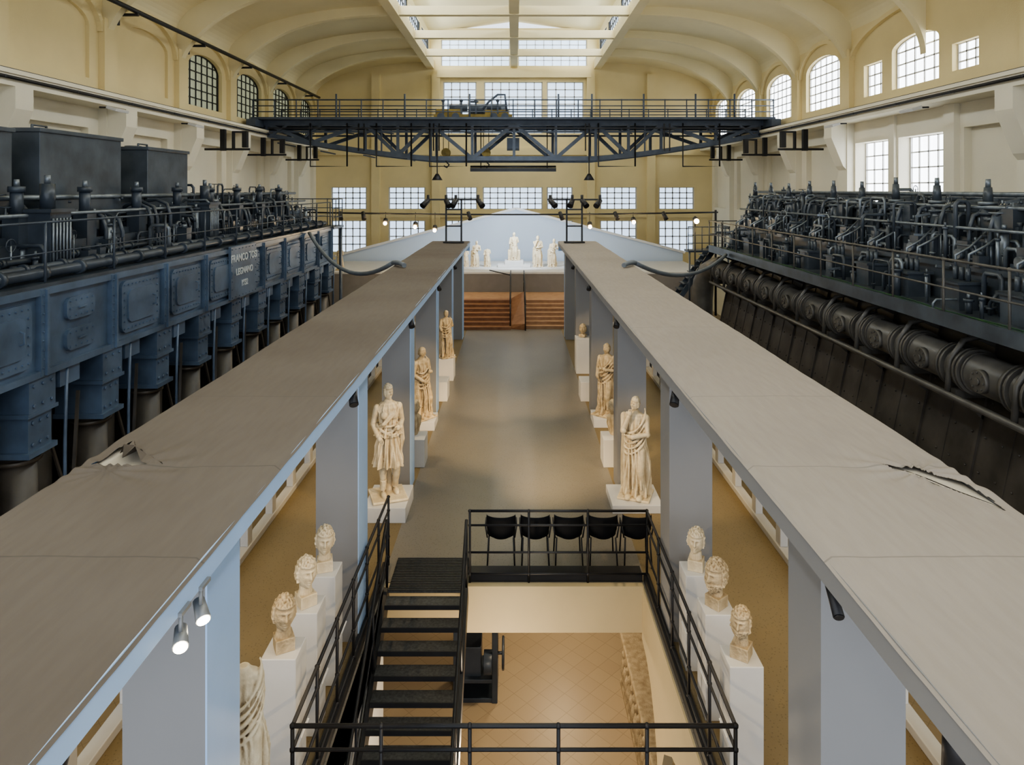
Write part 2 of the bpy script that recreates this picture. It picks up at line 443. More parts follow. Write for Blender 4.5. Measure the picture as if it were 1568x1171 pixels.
def railing(b,pts,h=1.0,post=.8,rails=(1.,.82,.12),r=.022,mi=0):
    for a,c in zip(pts[:-1],pts[1:]):
        a=Vector(a);c=Vector(c);L=(c-a).length;n=max(1,round(L/post))
        for i in range(n+1):
            p=a.lerp(c,i/n); b.cyl(p,p+Vector((0,0,h)),r*.9,n=7,mi=mi)
            for k in rails: b.sph(p+Vector((0,0,h*k)),r*1.35,8,5,mi)
        for k in rails:
            o=Vector((0,0,h*k)); b.path([a+o,c+o],r if k==1. else r*.8,8,mi)
b=MB()
railing(b,[(-1.84,10.0,0),(-1.86,5.73,0),(1.86,5.73,0),(1.86,9.56,0),(-.62,9.56,0)],1.,.76,(1.,.8,.42,.12),.019)
b.box(-1.9,-1.82,5.6,9.9,0,.1,0); b.box(1.82,1.9,5.6,9.6,0,.1,0)
for sgn in(-1,1):
    for y in(6.1,6.75,7.5):
        b.obox((sgn*1.9,y,.62),(.015,.22,.16),Matrix.Rotation(sgn*-.4,3,'Y'),1)
b.obj('stairwell_railing',['black','white'])
b=MB(); 
railing(b,[(.55,8.6,G),(.55,5.2,G)],1.,.8,(1.,.6,.12))
railing(b,[(1.35,8.9,G),(1.35,5.2,G)],1.,.8,(1.,.6,.12))
b.obj('lower_level_railing',['black'])

def chair(x,y):
    b=MB()
    n=14
    rings=[]
    T=(0,.12,.35,.6,.85,1.)
    for t,wf in zip(T,(.62,.86,.97,1.,1.,.98)):
        z=.42+.33*t; r=[]
        for i in range(n+1):
            a=pi*(1.0+i/n); r.append(Vector((.215*math.cos(a)*wf,.12*math.sin(a)-.02-.05*t,z)))
        for i in range(n,-1,-1):
            p=r[i]; r.append(p+Vector((0,.02,0)))
        rings.append(r)
    b.loft(rings,0)
    b.loft([[Vector((.21*math.cos(t)*(1),.20*math.sin(t)+.08,z)) for t in [2*pi*k/20 for k in range(20)]] for z in(.42,.455)],0)
    for sx in(-1,1):
        for yy,dy in((-.1,-.05),(.26,.04)):
            b.cyl((sx*.18,yy,.43),(sx*.2,yy+dy,0),.012,n=7,mi=1)
        b.path([(sx*.2,-.1,.43),(sx*.225,-.12,.60),(sx*.225,.1,.62),(sx*.2,.26,.43)],.011,6,1)
    b.obj('chair',['chair','black'],loc=(x,y,0))
for x in(-.19,.31,.80,1.30,1.80): chair(x,10.05)

# ------------------------------------------------------------------ pergolas
def pergola(sgn):
    e=empty('pergola')
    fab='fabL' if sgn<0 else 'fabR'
    b=MB()
    b.box(sgn*1.68,sgn*3.02,.9,25.6,3.44,3.525,0)
    b.box(sgn*2.42,sgn*3.0,4.0,5.4,3.525,3.535,1)
    b.box(sgn*1.65,sgn*1.69,.9,25.6,3.40,3.545,0); b.box(sgn*3.01,sgn*3.05,.9,25.6,3.40,3.545,0)
    b.obj('roof_frame',['skylit' if sgn<0 else 'col','lining'],e)
    seams=[3.6,4.78,6.4,9.6,12.2,15,18,21.5]
    if sgn<0: T=[(2.46,4.80),(2.97,4.80),(2.93,5.26),(2.84,5.12),(2.70,5.0)]
    else: T=[(2.58,4.80),(2.74,4.62),(2.84,4.36),(2.97,4.12),(3.0,4.28),(2.96,4.52),(2.80,4.76)]
    def inside(x,y):
        c=False;n=len(T)
        for i in range(n):
            x1,y1=T[i];x2,y2=T[(i+1)%n]
            if (y1>y)!=(y2>y) and x<(x2-x1)*(y-y1)/(y2-y1)+x1: c=not c
        return c
    def dist(x,y):
        m=9
        for i in range(len(T)):
            a=Vector(T[i]);c=Vector(T[(i+1)%len(T)]);p=Vector((x,y));t=max(0,min(1,(p-a).dot(c-a)/max(1e-9,(c-a).length_squared)))
            m=min(m,(p-a-(c-a)*t).length)
        return m
    ysl=[]; y=.9
    while y<25.62:
        ysl.append(y); y+= .0125 if 3.9<y<5.5 else .045
    ysl=[y for y in ysl if min(abs(y-s_) for s_ in seams)>.012]
    for s_ in seams: ysl+=[s_-.007,s_+.007]
    ysl.append(25.62); ysl.sort()
    xsl=[1.635+.04*i for i in range(17)]; x=2.3
    while x<3.06: xsl.append(x); x+=.0125
    xsl.append(3.065)
    b=MB(); vs=[];fs=[];fseam=[]
    nx=len(xsl)-1; ny=len(ysl)-1
    for y in ysl:
        for i,x in enumerate(xsl):
            z=3.562+.006*noise.noise(Vector((x*3,y*1.5,sgn*5)))+.003*math.sin(y*2+3*x)+.003*noise.noise(Vector((x*9+y*4,y*3,7)))
            if 3.7<y<5.8 and x>2.2:
                d=dist(x,y); ang=math.atan2(y-4.7,x-2.8)
                z+=(.008 if x<2.95 else .003)*math.exp(-((d-.04)/.06)**2)*(.6+.4*math.sin(5*ang))+.009*math.exp(-(d/.3)**2)*math.sin(12*ang)
            if i in(0,nx): z-=.03
            vs.append((sgn*x,y,z))
    for j in range(ny):
        sm=min(abs((ysl[j]+ysl[j+1])/2-s_) for s_ in seams)<.004
        for i in range(nx):
            x=(xsl[i]+xsl[i+1])/2; y=(ysl[j]+ysl[j+1])/2
            if 4<y<5.5 and inside(x,y): continue
            a=j*(nx+1)+i; (fseam if sm else fs).append((a,a+1,a+nx+2,a+nx+1))
    b.add(vs,fs,0,True)
    for f in fseam: b.f.append(list(f)); b.m.append(1); b.s.append(True)
    z=3.57
    if sgn<0: 
        A=[(2.93,5.26),(2.86,5.15),(2.78,5.06),(2.68,4.98),(2.58,4.90),(2.47,4.80)]; B=[(2.90,5.02),(2.84,4.97),(2.79,4.86),(2.72,4.90),(2.64,4.83),(2.52,4.79)]; hh=[0,.09,.03,.10,.02,0]
    else:
        A=[(2.58,4.80),(2.70,4.68),(2.77,4.55),(2.84,4.38),(2.92,4.23),(2.97,4.12)]; B=[(2.62,4.79),(2.74,4.70),(2.81,4.57),(2.87,4.42),(2.94,4.28),(2.98,4.16)]; hh=[0,-.01,-.015,-.015,-.01,0]
    vv=[(sgn*p[0],p[1],z) for p in A]+[(sgn*p[0],p[1],z+h-.012) for p,h in zip(B,hh)]
    b.add(vv,[(i,i+1,7+i,6+i) for i in range(5)],0,False)
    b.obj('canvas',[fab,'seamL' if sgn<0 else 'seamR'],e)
    b=MB()
    for y in(4.2,8.3,12.45,16.65,20.8,25.0):
        b.box(sgn*1.9,sgn*2.41,y,y+.5,0.001,3.44,0)
        b.box(sgn*1.85,sgn*2.85,y+.15,y+.35,3.3,3.44,0)
        b.box(sgn*1.888,sgn*1.9,y,y+.5,.001,3.40,1)  # strip on the left inner faces carries the sky's blue as colour
    b.obj('columns',['col','skylit' if sgn<0 else 'col'],e)
    b=MB(); b.box(sgn*1.88,sgn*2.2,25.45,25.6,0.001,3.44); b.box(sgn*1.66,sgn*3.03,25.55,25.62,3.2,3.44); b.obj('end_post',['skylit'],e)
pergola(-1); pergola(1)

def spot_fixture(p,aim,r=.05,L=.16,mat_='black',lens='black',name='track_spotlight',up=.12):
    b=MB(); a=Vector(aim).normalized()
    b.cyl((0,0,up),(0,0,0),.012,n=6,mi=0); b.cyl(-a*L*.5,a*L*.5,r*.8,r,14,0)
    b.cyl(a*L*.5,a*(L*.5+.006),r*.85,n=14,mi=1); b.box(-.03,.03,-.05,.05,up,up+.02,0)
    return b.obj(name,[mat_,lens],loc=p)
for sgn in(-1,1):
    for y in(7.3,11.4,15.6,19.8):
        spot_fixture((sgn*1.72,y,3.27),(-sgn*.3,-.8,-.7),.05,.17)
spot_fixture((-1.66,3.40,3.27),(.35,-.75,-.2),.038,.12,'alu','lens',up=.13)
spot_fixture((-1.66,3.62,3.27),(.45,-.6,-.35),.038,.12,'alu','lens',up=.13)
spot_fixture((-1.85,2.75,3.22),(-.2,-.2,-.9),.06,.2)
spot_fixture((1.78,2.75,3.25),(.1,.1,-1),.055,.2,up=.10)
spot_fixture((1.74,3.75,3.31),(-.1,-.8,-.5),.03,.3,up=.08)

def spotL(loc,target,E,size=40,col=(1,.72,.38),blend=.6,r=.04):
    l=bpy.data.lights.new('spot_lamp','SPOT'); l.energy=E; l.color=col; l.spot_size=math.radians(size); l.spot_blend=blend; l.shadow_soft_size=r
    o=bpy.data.objects.new('spot_lamp',l); C.objects.link(o); o.location=loc
    o.rotation_euler=(Vector(target)-Vector(loc)).to_track_quat('-Z','Y').to_euler()

for sgn in(-1,1):
    b=MB()
    for x in(1.9,2.45): b.box(sgn*x-.03,sgn*x+.03,24.6,24.66,3.59,5.15)
    b.box(sgn*1.9,sgn*2.45,24.6,24.66,4.15,4.2); b.box(sgn*1.9,sgn*2.45,24.6,24.66,4.75,4.8); b.box(sgn*1.8,sgn*2.55,24.5,24.76,3.58,3.62)
    b.box(sgn*3.15,sgn*1.2,24.6,24.66,5.1,5.16)
    for x,t in((3.1,-.5),(2.45,.4),(2.1,-.3),(1.3,.5)):
        b.cyl((sgn*x,24.6,5.1),(sgn*x+t*.35,24.35,4.9),.09,.11,12); b.cyl((sgn*x,24.63,5.0),(sgn*x,24.63,5.3),.05)
    b.obj('spotlight_mast',['black'])
b=MB(); yC=29.8
pts=[(-9.3+18.2*i/20,yC,4.5-.1*math.sin(pi*i/20)) for i in range(21)]
b.path(pts,.035,6,0)
for x in(-8.9,8.8): b.cyl((x,yC,0),(x,yC,4.6),.05)
lamps=[(-5.6,4.1),(-3.45,3.8),(-4.3,3.95),(3.3,3.95),(5.2,4.15)]
for x,z in lamps: b.cyl((x,yC,4.5),(x,yC,z+.1),.012); b.cyl((x,yC,z+.1),(x,yC-.12,z-.05),.09,.12); b.sph((x,yC-.16,z-.08),.08,10,6,1)
for x in (-7.6,-6.6,-2.,2,4.4,6.5): b.cyl((x,yC,4.5),(x+.1,yC-.2,4.2),.08,.1)
b.obj('lamp_cable',['black','lamp'])
b=MB(); b.cyl((7.45,27.9,4.2),(7.45,28.1,4.3),.13,.1); b.sph((7.45,27.85,4.2),.10,12,8,1); b.cyl((7.45,28.1,0.001),(7.45,28.1,4.4),.03); b.obj('floodlight',['black','lamp'])

# ------------------------------------------------------------------ statues
def drape(b,rings,n=110,k=9,seed=0,twist=2.,lv=60,h=1.,af=1.7):
    out=[]; zs=[r[0] for r in rings]
    for i in range(lv+1):
        z=zs[0]+(zs[-1]-zs[0])*i/lv
        for j in range(len(rings)-1):
            if rings[j][0]<=z<=rings[j+1][0]+1e-9: break
        a,c=rings[j],rings[j+1]; t=(z-a[0])/(c[0]-a[0]); t2=t*t*(3-2*t)
        cx,cy,rx,ry,am=[a[q]+(c[q]-a[q])*t2 for q in range(1,6)]
        ring=[]
        for q in range(n):
            th=2*pi*q/n
            w=math.sin(k*th+seed+twist*z*3)+.55*math.sin((k*2+1)*th+seed*2-twist*z*5)+.9*noise.noise(Vector((math.cos(th)*2.5,math.sin(th)*2.5,z*3+seed)))
            f=1+am*w*af
            ring.append(Vector((cx+rx*f*math.cos(th),cy+ry*f*math.sin(th),z))*h)
        out.append(ring)
    b.loft(out,0)
def head(b,c,R,yaw=0,tilt=0,seed=0,bald=False,neck=True,beard=False):
    rot=Matrix.Rotation(yaw,3,'Z')@Matrix.Rotation(tilt,3,'Y')
    g=lambda x,z,x0,z0,sx,sz: math.exp(-((x-x0)/sx)**2-((z-z0)/sz)**2)
    tmp=MB()
    def fn(d):
        k=1.
        x,z=d.x,d.z
        if d.y<0:
            k+=.28*g(x,z,0,-.12,.12,.12)+.15*g(x,z,0,.08,.08,.2)
            k-=.20*(g(x,z,.31,.12,.17,.10)+g(x,z,-.31,.12,.17,.10))
            k+=.09*(g(x,z,.31,.10,.10,.05)+g(x,z,-.31,.10,.10,.05))
            k+=.09*g(x,z,0,.29,.5,.06)
            k+=.10*g(x,z,0,-.42,.2,.045)+.09*g(x,z,0,-.55,.18,.05)-.10*g(x,z,0,-.485,.22,.025)
            k+=.13*g(x,z,0,-.78,.25,.16)-.07*(g(x,z,.48,-.42,.18,.25)+g(x,z,-.48,-.42,.18,.25))
            if beard and z<-.3: k+=.14+.16*noise.noise(d*10)
        hz=(z>.50) or (d.y>-.25 and z>-.45)
        if hz and not bald:
            k+=.11+.12*noise.noise(d*6+Vector((seed,0,0)))+.18*abs(noise.noise(d*11+Vector((seed,3,0))))+.03*math.sin(22*z+8*x)
        return k
    tmp.sph((0,0,0),(R*.74,R*.88,R*1.12),90,64,0,fn)
    for sx in(-1,1): tmp.sph((sx*R*.74,R*.02,0),(R*.1,R*.2,R*.27),10,8)
    if neck: tmp.path([(0,R*.12,-R*.4),(0,R*.1,-R*1.25),(0,R*.12,-R*1.8)],[R*.5,R*.46,R*.62],16)
    vs=[Vector(c)+rot@Vector(v) for v in tmp.v]
    b.add(vs,tmp.f,0,True)
def limb(b,pts,rs):
    b.path(pts,rs,14)
    for p,r in zip(pts,rs): b.sph(p,r*1.0,12,8)
def hand(b,p,d,s=1.):
    p=Vector(p);d=Vector(d).normalized(); sx=d.cross(Vector((0,1,0.3))).normalized()
    b.sph(p+d*.04*s,(.042*s,.035*s,.045*s),12,8)
    for i in range(4):
        o=p+d*.07*s+sx*(i-1.5)*.019*s; L=(.065,.075,.07,.055)[i]*s
        b.path([o,o+d*L*.55,o+d*L*.85+Vector((0,-.025,-.01))*s],[.0105*s,.01*s,.008*s],7)
    b.path([p+sx*.035*s,p+sx*.065*s+d*.035*s,p+sx*.06*s+d*.07*s],[.013*s,.011*s,.009*s],7)
def finish(name,b,loc,rotz=0,voxel=.016,mt='marble',sx=1.):
    me=bpy.data.meshes.new(name+'_src'); me.from_pydata(b.v,[],b.f); bm=bmesh.new(); bm.from_mesh(me)
    bmesh.ops.recalc_face_normals(bm,faces=bm.faces); bm.to_mesh(me); bm.free()
    o=bpy.data.objects.new(name,me); C.objects.link(o)
    r=o.modifiers.new('r','REMESH'); r.mode='VOXEL'; r.voxel_size=voxel
    s=o.modifiers.new('s','SMOOTH'); s.factor=.5; s.iterations=1
    dg=bpy.context.evaluated_depsgraph_get(); m2=bpy.data.meshes.new_from_object(o.evaluated_get(dg))
    o.modifiers.clear(); o.data=m2; m2.name=name; m2.materials.clear(); m2.materials.append(M[mt])
    m2.polygons.foreach_set('use_smooth',[True]*len(m2.polygons))
    if sx!=1.:
        for v in m2.vertices: v.co.x*=sx
    zmin=min(v.co.z for v in m2.vertices)
    o.location=(loc[0],loc[1],loc[2]-zmin); o.rotation_euler[2]=rotz
    return o
def plinth(name,x,y,w,d,h,z=0):
    b=MB(); b.box(-w/2,w/2,-d/2,d/2,0,h)
    return b.obj(name,['white'],loc=(x,y,z),bevel=.008)
def draped_figure(seed=0,h=1.8,lean=0.,headtilt=0.,yaw=0.,arms='fold',headless=False,k=9):
    b=MB()
    drape(b,[(.0,.0,0,.15,.12,.05),(.03,.0,0,.150,.125,.09),(.16,.01,0,.135,.115,.10),(.30,.015,-.01,.122,.108,.10),(.45,.01,0,.115,.095,.08),(.56,0,0,.105,.088,.06),(.64,-.005+lean*.3,0,.088,.075,.045),(.73,lean*.6,0,.103,.085,.04),(.79,lean*.8,0,.118,.07,.025),(.825,lean,0,.095,.055,.015),(.85,lean,0,.045,.042,.0),(.87,lean,0,.033,.033,0)],k=k,seed=seed,h=h)
    limb(b,[Vector((.06,-.05,.47))*h,Vector((.065,-.105,.29))*h,Vector((.08,-.07,.06))*h],[.055*h,.048*h,.04*h])
    for sx in(-1,1): b.sph((sx*.06*h,-.13*h,.022*h),(.035*h,.07*h,.024*h),12,8)
    for q in range(5):
        pts=[]; rr=[]
        for i in range(30):
            t=i/29; a=-.25*pi+1.5*pi*t+pi*.9
            zz=.44+.052*q+.24*(.5+.5*math.cos(a-.3*pi)); R_=.124-.05*(zz-.5)+.004*math.sin(q*3)
            pts.append(Vector((R_*math.cos(a)+lean*(zz-.5),.88*R_*math.sin(a),zz))*h); rr.append((.0115+.004*math.sin(i*.7+q))*h)
        b.path(pts,rr,8)
    for q in range(5):
        x=(-.105-.011*q)*h; b.path([(x,-.05*h+.02*q*h,.62*h),(x-.01,-.06*h+.02*q*h,.4*h),(x-.012*h,-.05*h+.02*q*h,.10*h)],[.010*h,.014*h,.011*h],8)
    for q in range(4):
        b.path([Vector((-.06+.035*q,-.105,.50))*h,Vector((-.05+.04*q,-.124,.33))*h,Vector((-.055+.045*q,-.13,.10))*h],[.008*h,.012*h,.010*h],8)
    s=h
    L=lean
    if arms=='fold':
        limb(b,[Vector((.118+L,0,.79))*s,Vector((.15+L,-.01,.64))*s,Vector((.07+L,-.13,.66))*s],[.038*s,.032*s,.024*s]); hand(b,Vector((.06+L,-.135,.665))*s,(-1,-.1,.2),s/1.75)
        limb(b,[Vector((-.118+L,0,.79))*s,Vector((-.15+L,.0,.63))*s,Vector((-.09+L,-.12,.56))*s],[.040*s,.034*s,.026*s]); hand(b,Vector((-.08+L,-.13,.55))*s,(.6,-.5,-.3),s/1.75)
    elif arms=='chin':
        limb(b,[Vector((-.115+L,0,.79))*s,Vector((-.10+L,-.12,.68))*s,Vector((-.045+L,-.11,.82))*s],[.040*s,.034*s,.025*s]); hand(b,Vector((-.04+L,-.11,.83))*s,(.2,0,1),s/1.75)
        limb(b,[Vector((.118+L,0,.79))*s,Vector((.14+L,-.05,.64))*s,Vector((.0+L,-.14,.63))*s],[.040*s,.034*s,.027*s]); hand(b,Vector((-.01+L,-.14,.63))*s,(-1,0,0),s/1.75)
    elif arms=='stump':
        limb(b,[Vector((.118+L,0,.79))*s,Vector((.15+L,-.01,.66))*s],[.038*s,.033*s]); limb(b,[Vector((-.118+L,0,.79))*s,Vector((-.15+L,-.02,.65))*s,Vector((-.16,-.09,.60))*s],[.040*s,.035*s,.028*s])
    if not headless: head(b,Vector((lean*1.15+headtilt*.04,-.015,.93))*h,.060*h,yaw,headtilt,seed)
    b.box(-.17*h,.17*h,-.17*h,.15*h,-.0,.018*h)
    return b
def tunic_figure(seed=0,h=1.9,yaw=.3):
    b=MB()
    drape(b,[(.28,0,0,.135,.115,.13),(.31,0,0,.132,.112,.13),(.45,0,0,.112,.10,.10),(.545,0,0,.098,.085,.06),(.55,0,0,.122,.105,.11),(.60,0,0,.102,.088,.08),(.635,0,0,.080,.07,.03),(.66,0,0,.088,.08,.05),(.73,0,0,.103,.088,.04),(.79,0,0,.115,.07,.03),(.825,0,0,.092,.055,.02),(.85,0,0,.045,.042,0),(.87,0,0,.033,.033,0)],k=11,seed=seed,h=h,lv=70)
    for sx in(-1,1): b.sph((sx*.05*h,-.065*h,.735*h),(.040*h,.034*h,.036*h),12,8)
    b.path([(.088*h*math.cos(2*pi*i/24),.078*h*math.sin(2*pi*i/24),.64*h) for i in range(25)],.010*h,8)
    for q in range(3):
        b.path([Vector((.112*math.cos(a)*1.0,.095*math.sin(a),.575+.022*q+.03*math.sin(a*2+q)))*h for a in [2*pi*i/28 for i in range(29)]],.011*h,8)
    for q in range(3): b.path([Vector((.10-.015*q,.02,.82))*h,Vector((.05-.02*q,-.09,.75))*h,Vector((-.05-.012*q,-.095,.67))*h,Vector((-.10,-.02,.60+.015*q))*h],[.010*h,.012*h,.012*h,.010*h],8)
    limb(b,[Vector((-.05,0,.46))*h,Vector((-.05,-.015,.285))*h,Vector((-.052,.005,.22))*h,Vector((-.05,.01,.05))*h],[.055*h,.038*h,.041*h,.023*h])
    limb(b,[Vector((.055,0,.46))*h,Vector((.075,-.07,.29))*h,Vector((.08,-.03,.21))*h,Vector((.085,.05,.06))*h],[.055*h,.038*h,.040*h,.023*h])
    b.sph((-.05*h,-.035*h,.025*h),(.03*h,.075*h,.025*h),12,8); b.sph((.088*h,.01*h,.03*h),(.03*h,.07*h,.026*h),12,8)
    for x,y in((-.05,.01),(.085,.05)): b.path([Vector((x,y,.06))*h,Vector((x,y-.012,.15))*h],[.033*h,.036*h],12)
    b.path([Vector((.02,.09,0))*h,Vector((.015,.08,.2))*h,Vector((.02,.06,.36))*h],[.05*h,.040*h,.04*h],12)
    limb(b,[Vector((-.115,0,.79))*h,Vector((-.15,.015,.65))*h,Vector((-.12,-.07,.57))*h],[.036*h,.030*h,.023*h]); hand(b,Vector((-.115,-.08,.56))*h,(.5,-.5,-.6),h/1.75)
    limb(b,[Vector((.115,0,.79))*h,Vector((.145,.02,.66))*h,Vector((.11,-.09,.63))*h],[.036*h,.030*h,.024*h]); hand(b,Vector((.10,-.1,.63))*h,(-.8,-.4,.1),h/1.75)
    for q in range(3): b.path([Vector((.12+.01*q,-.03,.64))*h,Vector((.135+.01*q,-.02,.5))*h,Vector((.135,-.01+.02*q,.36))*h],[.012*h,.016*h,.012*h],8)
    head(b,Vector((0,-.015,.93))*h,.060*h,yaw,-.06,seed); b.sph((0.0,.06*h,.955*h),(.03*h,.03*h,.025*h),12,8)
    b.box(-.18*h,.18*h,-.16*h,.16*h,0,.02*h)
    return b
plinth('statue_plinth',-2.14,11.7,.7,.9,.25); finish('marble_statue_huntress',tunic_figure(1,1.92,.4),(-2.16,11.7,.252),.35,voxel=.010,sx=.86)
plinth('statue_plinth',2.10,12.0,.86,.84,.14); finish('marble_statue_muse',draped_figure(2,1.72,-.01,.18,-.4,'chin'),(2.14,12.0,.142),-.35,voxel=.010,sx=.95)
plinth('statue_plinth',-2.12,15.9,.62,.7,.2); finish('marble_statue_draped_woman',draped_figure(5,1.62,.0,.0,.5,'fold'),(-2.16,15.9,.202),.9,mt='marbled',voxel=.014)
plinth('statue_plinth',2.15,16.1,.62,.7,.2); finish('marble_statue_togate_man',draped_figure(7,1.66,.0,.0,-.3,'fold',k=7),(2.2,16.1,.202),-.7,mt='marbled',voxel=.014)
plinth('statue_plinth',-1.99,19.9,.5,.6,.62); finish('marble_statue_small_figure',draped_figure(11,1.35,.0,.0,.3,'stump'),(-1.99,19.9,.622),.6,mt='marbled',voxel=.016)
for sgn in(-1,1):
    plinth('display_block',sgn*1.98,13.75,.42,.5,.55)
    b=MB(); drape(b,[(0,0,0,.10,.09,.02),(.1,0,0,.15,.10,.06),(.28,0,0,.20,.12,.06),(.42,0,0,.22,.11,.04),(.5,0,0,.15,.08,.02),(.54,0,0,.06,.05,0)],seed=sgn+4,h=.8,lv=24); head(b,(0,-.01,.56),.12,-sgn*.7,0,3)
    finish('marble_portrait_bust',b,(sgn*2.02,13.8,.552),-sgn*.9,mt='marbled')
    plinth('display_block',sgn*1.98,18.0,.5,.6,.5)
plinth('display_block',2.08,20.6,.45,.5,1.05)
b=MB(); head(b,(0,0,.22),.13,0,0,8); b.box(-.1,.1,-.1,.1,0,.07); finish('marble_portrait_head',b,(2.08,20.6,1.052),-.5,mt='marbled')

def bust(x,y,zt,yaw,seed,mt,beard=False,w=.32,R=.128):
    plinth('bust_pedestal',x,y,w,w,zt)
    b=MB(); b.box(-.085,.085,-.085,.085,0,.12); b.path([(0,.0,.1),(0,.01,.2)],[.07,.06],14)
    head(b,(0,-.01,.33),R,0,.05,seed,beard=beard)
    finish('marble_portrait_head',b,(x,y,zt+.002),yaw,voxel=.006,mt=mt)
bust(-2.13,6.32,1.26,.5,1,'marbled'); bust(-2.14,7.02,1.24,.7,2,'marble'); bust(-2.14,7.72,1.21,.3,3,'marble')
bust(2.18,6.55,1.03,-.6,4,'marbled',True,R=.115); bust(2.14,7.22,1.10,-.9,5,'marbled',True,R=.14); bust(2.12,7.95,1.09,-.4,6,'marble',R=.12)
plinth('bust_pedestal',-2.05,5.1,.36,.36,.9)
b=draped_figure(21,1.2,.0,.0,0,'none',headless=True); finish('marble_headless_draped_statue',b,(-2.02,5.1,.902),.3,voxel=.009,mt='marble')

# ------------------------------------------------------------------ far end: wooden steps, stage, gable
b=MB()
for i in range(7):
    h=.12
    b.box(-2.5,-.12,26.7+i*.34,29.1,h*i,h*(i+1)-.03,0); b.box(-2.5,-.12,26.68+i*.34,29.1,h*(i+1)-.03,h*(i+1),0)
    b.box(.42,2.5,26.9+i*.31,29.1,h*i,h*(i+1)-.02,1); b.box(.42,2.5,26.88+i*.31,29.1,h*(i+1)-.02,h*(i+1),1)
b.add([(-.12,26.9,0),(.42,26.7,0),(.42,29.1,0),(-.12,29.1,0),(-.12,27.0,.15),(.42,26.7,.25),(.42,29.1,1.15),(-.12,29.1,.85)],[(4,5,6,7),(0,1,5,4),(1,2,6,5),(2,3,7,6),(3,0,4,7)],0)
b.box(-2.5,2.5,29.1,31,0,.84,1)
b.obj('wooden_steps',['wood','woodl'])
b=MB()
for x,yb in((-.15,26.9),(.44,26.6)): 
    b.path([(x,yb,1.0),(x,29.1,1.85),(x,30.6,1.85)],.03,8); b.path([(x,yb,.55),(x,29.1,1.4),(x,30.6,1.4)],.018,6)
    for y in(yb,27.6,28.4,29.1,30.6):
        zt=1.0+.85*min(1,(y-yb)/(29.1-yb)); b.cyl((x,y,max(0,zt-1.0)),(x,y,zt),.025)
b.path([(-.15,29.1,1.85),(-1.1,30.8,1.85)],.025,8)
b.obj('step_handrail',['black'])
b=MB(); b.box(-8.8,8.8,31.02,35.8,-.0,1.66,0); b.box(-8.85,8.85,31.0,35.8,1.66,1.74,1)
b.box(-8.8,8.8,31.02,35.8,G,0,0)
b.obj('stage_platform',['sand','white'])
P=lambda u,z,t: Vector((u,36+t,z))
b=MB(); b.panel([(-9.4,G),(8.9,G),(8.9,2.15),(.1,4.45),(-9.4,1.95)],[],P,0,.25,0)
b.obj('gable_screen',['gable'])
b=MB(); b.beam((-9.5,35.95,1.98),(.1,35.95,4.5),.08,.12); b.beam((.1,35.95,4.5),(9.0,35.95,2.18),.08,.12); b.obj('trim_gable_coping',['white'])
b=MB(); b.box(-.8,.8,-.5,.5,0,.12); b.box(-.45,.45,-.45,.45,.12,.3); b.obj('statue_plinth',['white'],loc=(0,33.4,1.742),bevel=.01)
b=draped_figure(31,1.35,0,0,0,'stump',k=8); b.box(-.3,.3,-.1,.3,.0,.5); finish('marble_seated_goddess',b,(0,33.4,2.044),0,.018)
for x,h,a,hd,s,nm in((-2.35,.95,'stump',False,41,'marble_kneeling_figure'),(-1.9,1.25,'fold',False,42,'marble_warrior_figure'),(-1.3,1.0,'stump',True,43,'marble_torso'),(1.15,1.5,'chin',False,44,'marble_standing_figure'),(1.85,1.35,'fold',False,45,'marble_leaning_figure'),(-8.1,1.1,'stump',False,46,'marble_draped_figure')):
    finish(nm,draped_figure(s,h,(.06 if s in(45,42) else 0),0,.3,a,hd),(x,33.2 if x>-5 else 31.8,1.742),random.uniform(-.4,.4),.018)

# ------------------------------------------------------------------ engines
def bolt_rect(b,x,sg,y0,y1,z0,z1,sp=.14,r=.014,mi=0):
    n=max(1,int((y1-y0)/sp)); m=max(1,int((z1-z0)/sp)); pts=[]
    for i in range(n+1):
        y=y0+(y1-y0)*i/n; pts+=[(y,z0),(y,z1)]
    for i in range(1,m):
        z=z0+(z1-z0)*i/m; pts+=[(y0,z),(y1,z)]
    for y,z in pts: b.cyl((x,y,z),(x+sg*.022,y,z),r,n=6,mi=mi)
def rrect(y0,y1,z0,z1,r,n=5):
    p=[]
    for cy,cz,a0 in((y1-r,z1-r,0),(y0+r,z1-r,pi/2),(y0+r,z0+r,pi),(y1-r,z0+r,1.5*pi)):
        for i in range(n+1):
            a=a0+pi/2*i/n; p.append((cy+r*math.cos(a),cz+r*math.sin(a)))
    return p
PX=lambda u,z,t: Vector((t,u,z))
def valve_wheel(b,c,r,mi=0,axis='z'):
    pts=[]
    for i in range(13):
        a=2*pi*i/12
        pts.append(Vector(c)+(Vector((math.cos(a),math.sin(a),0)) if axis=='z' else Vector((0,math.cos(a),math.sin(a))))*r)
    b.path(pts,r*.1,6,mi)
    for i in(0,3,6,9): b.cyl(c,pts[i],r*.06,n=5,mi=mi)
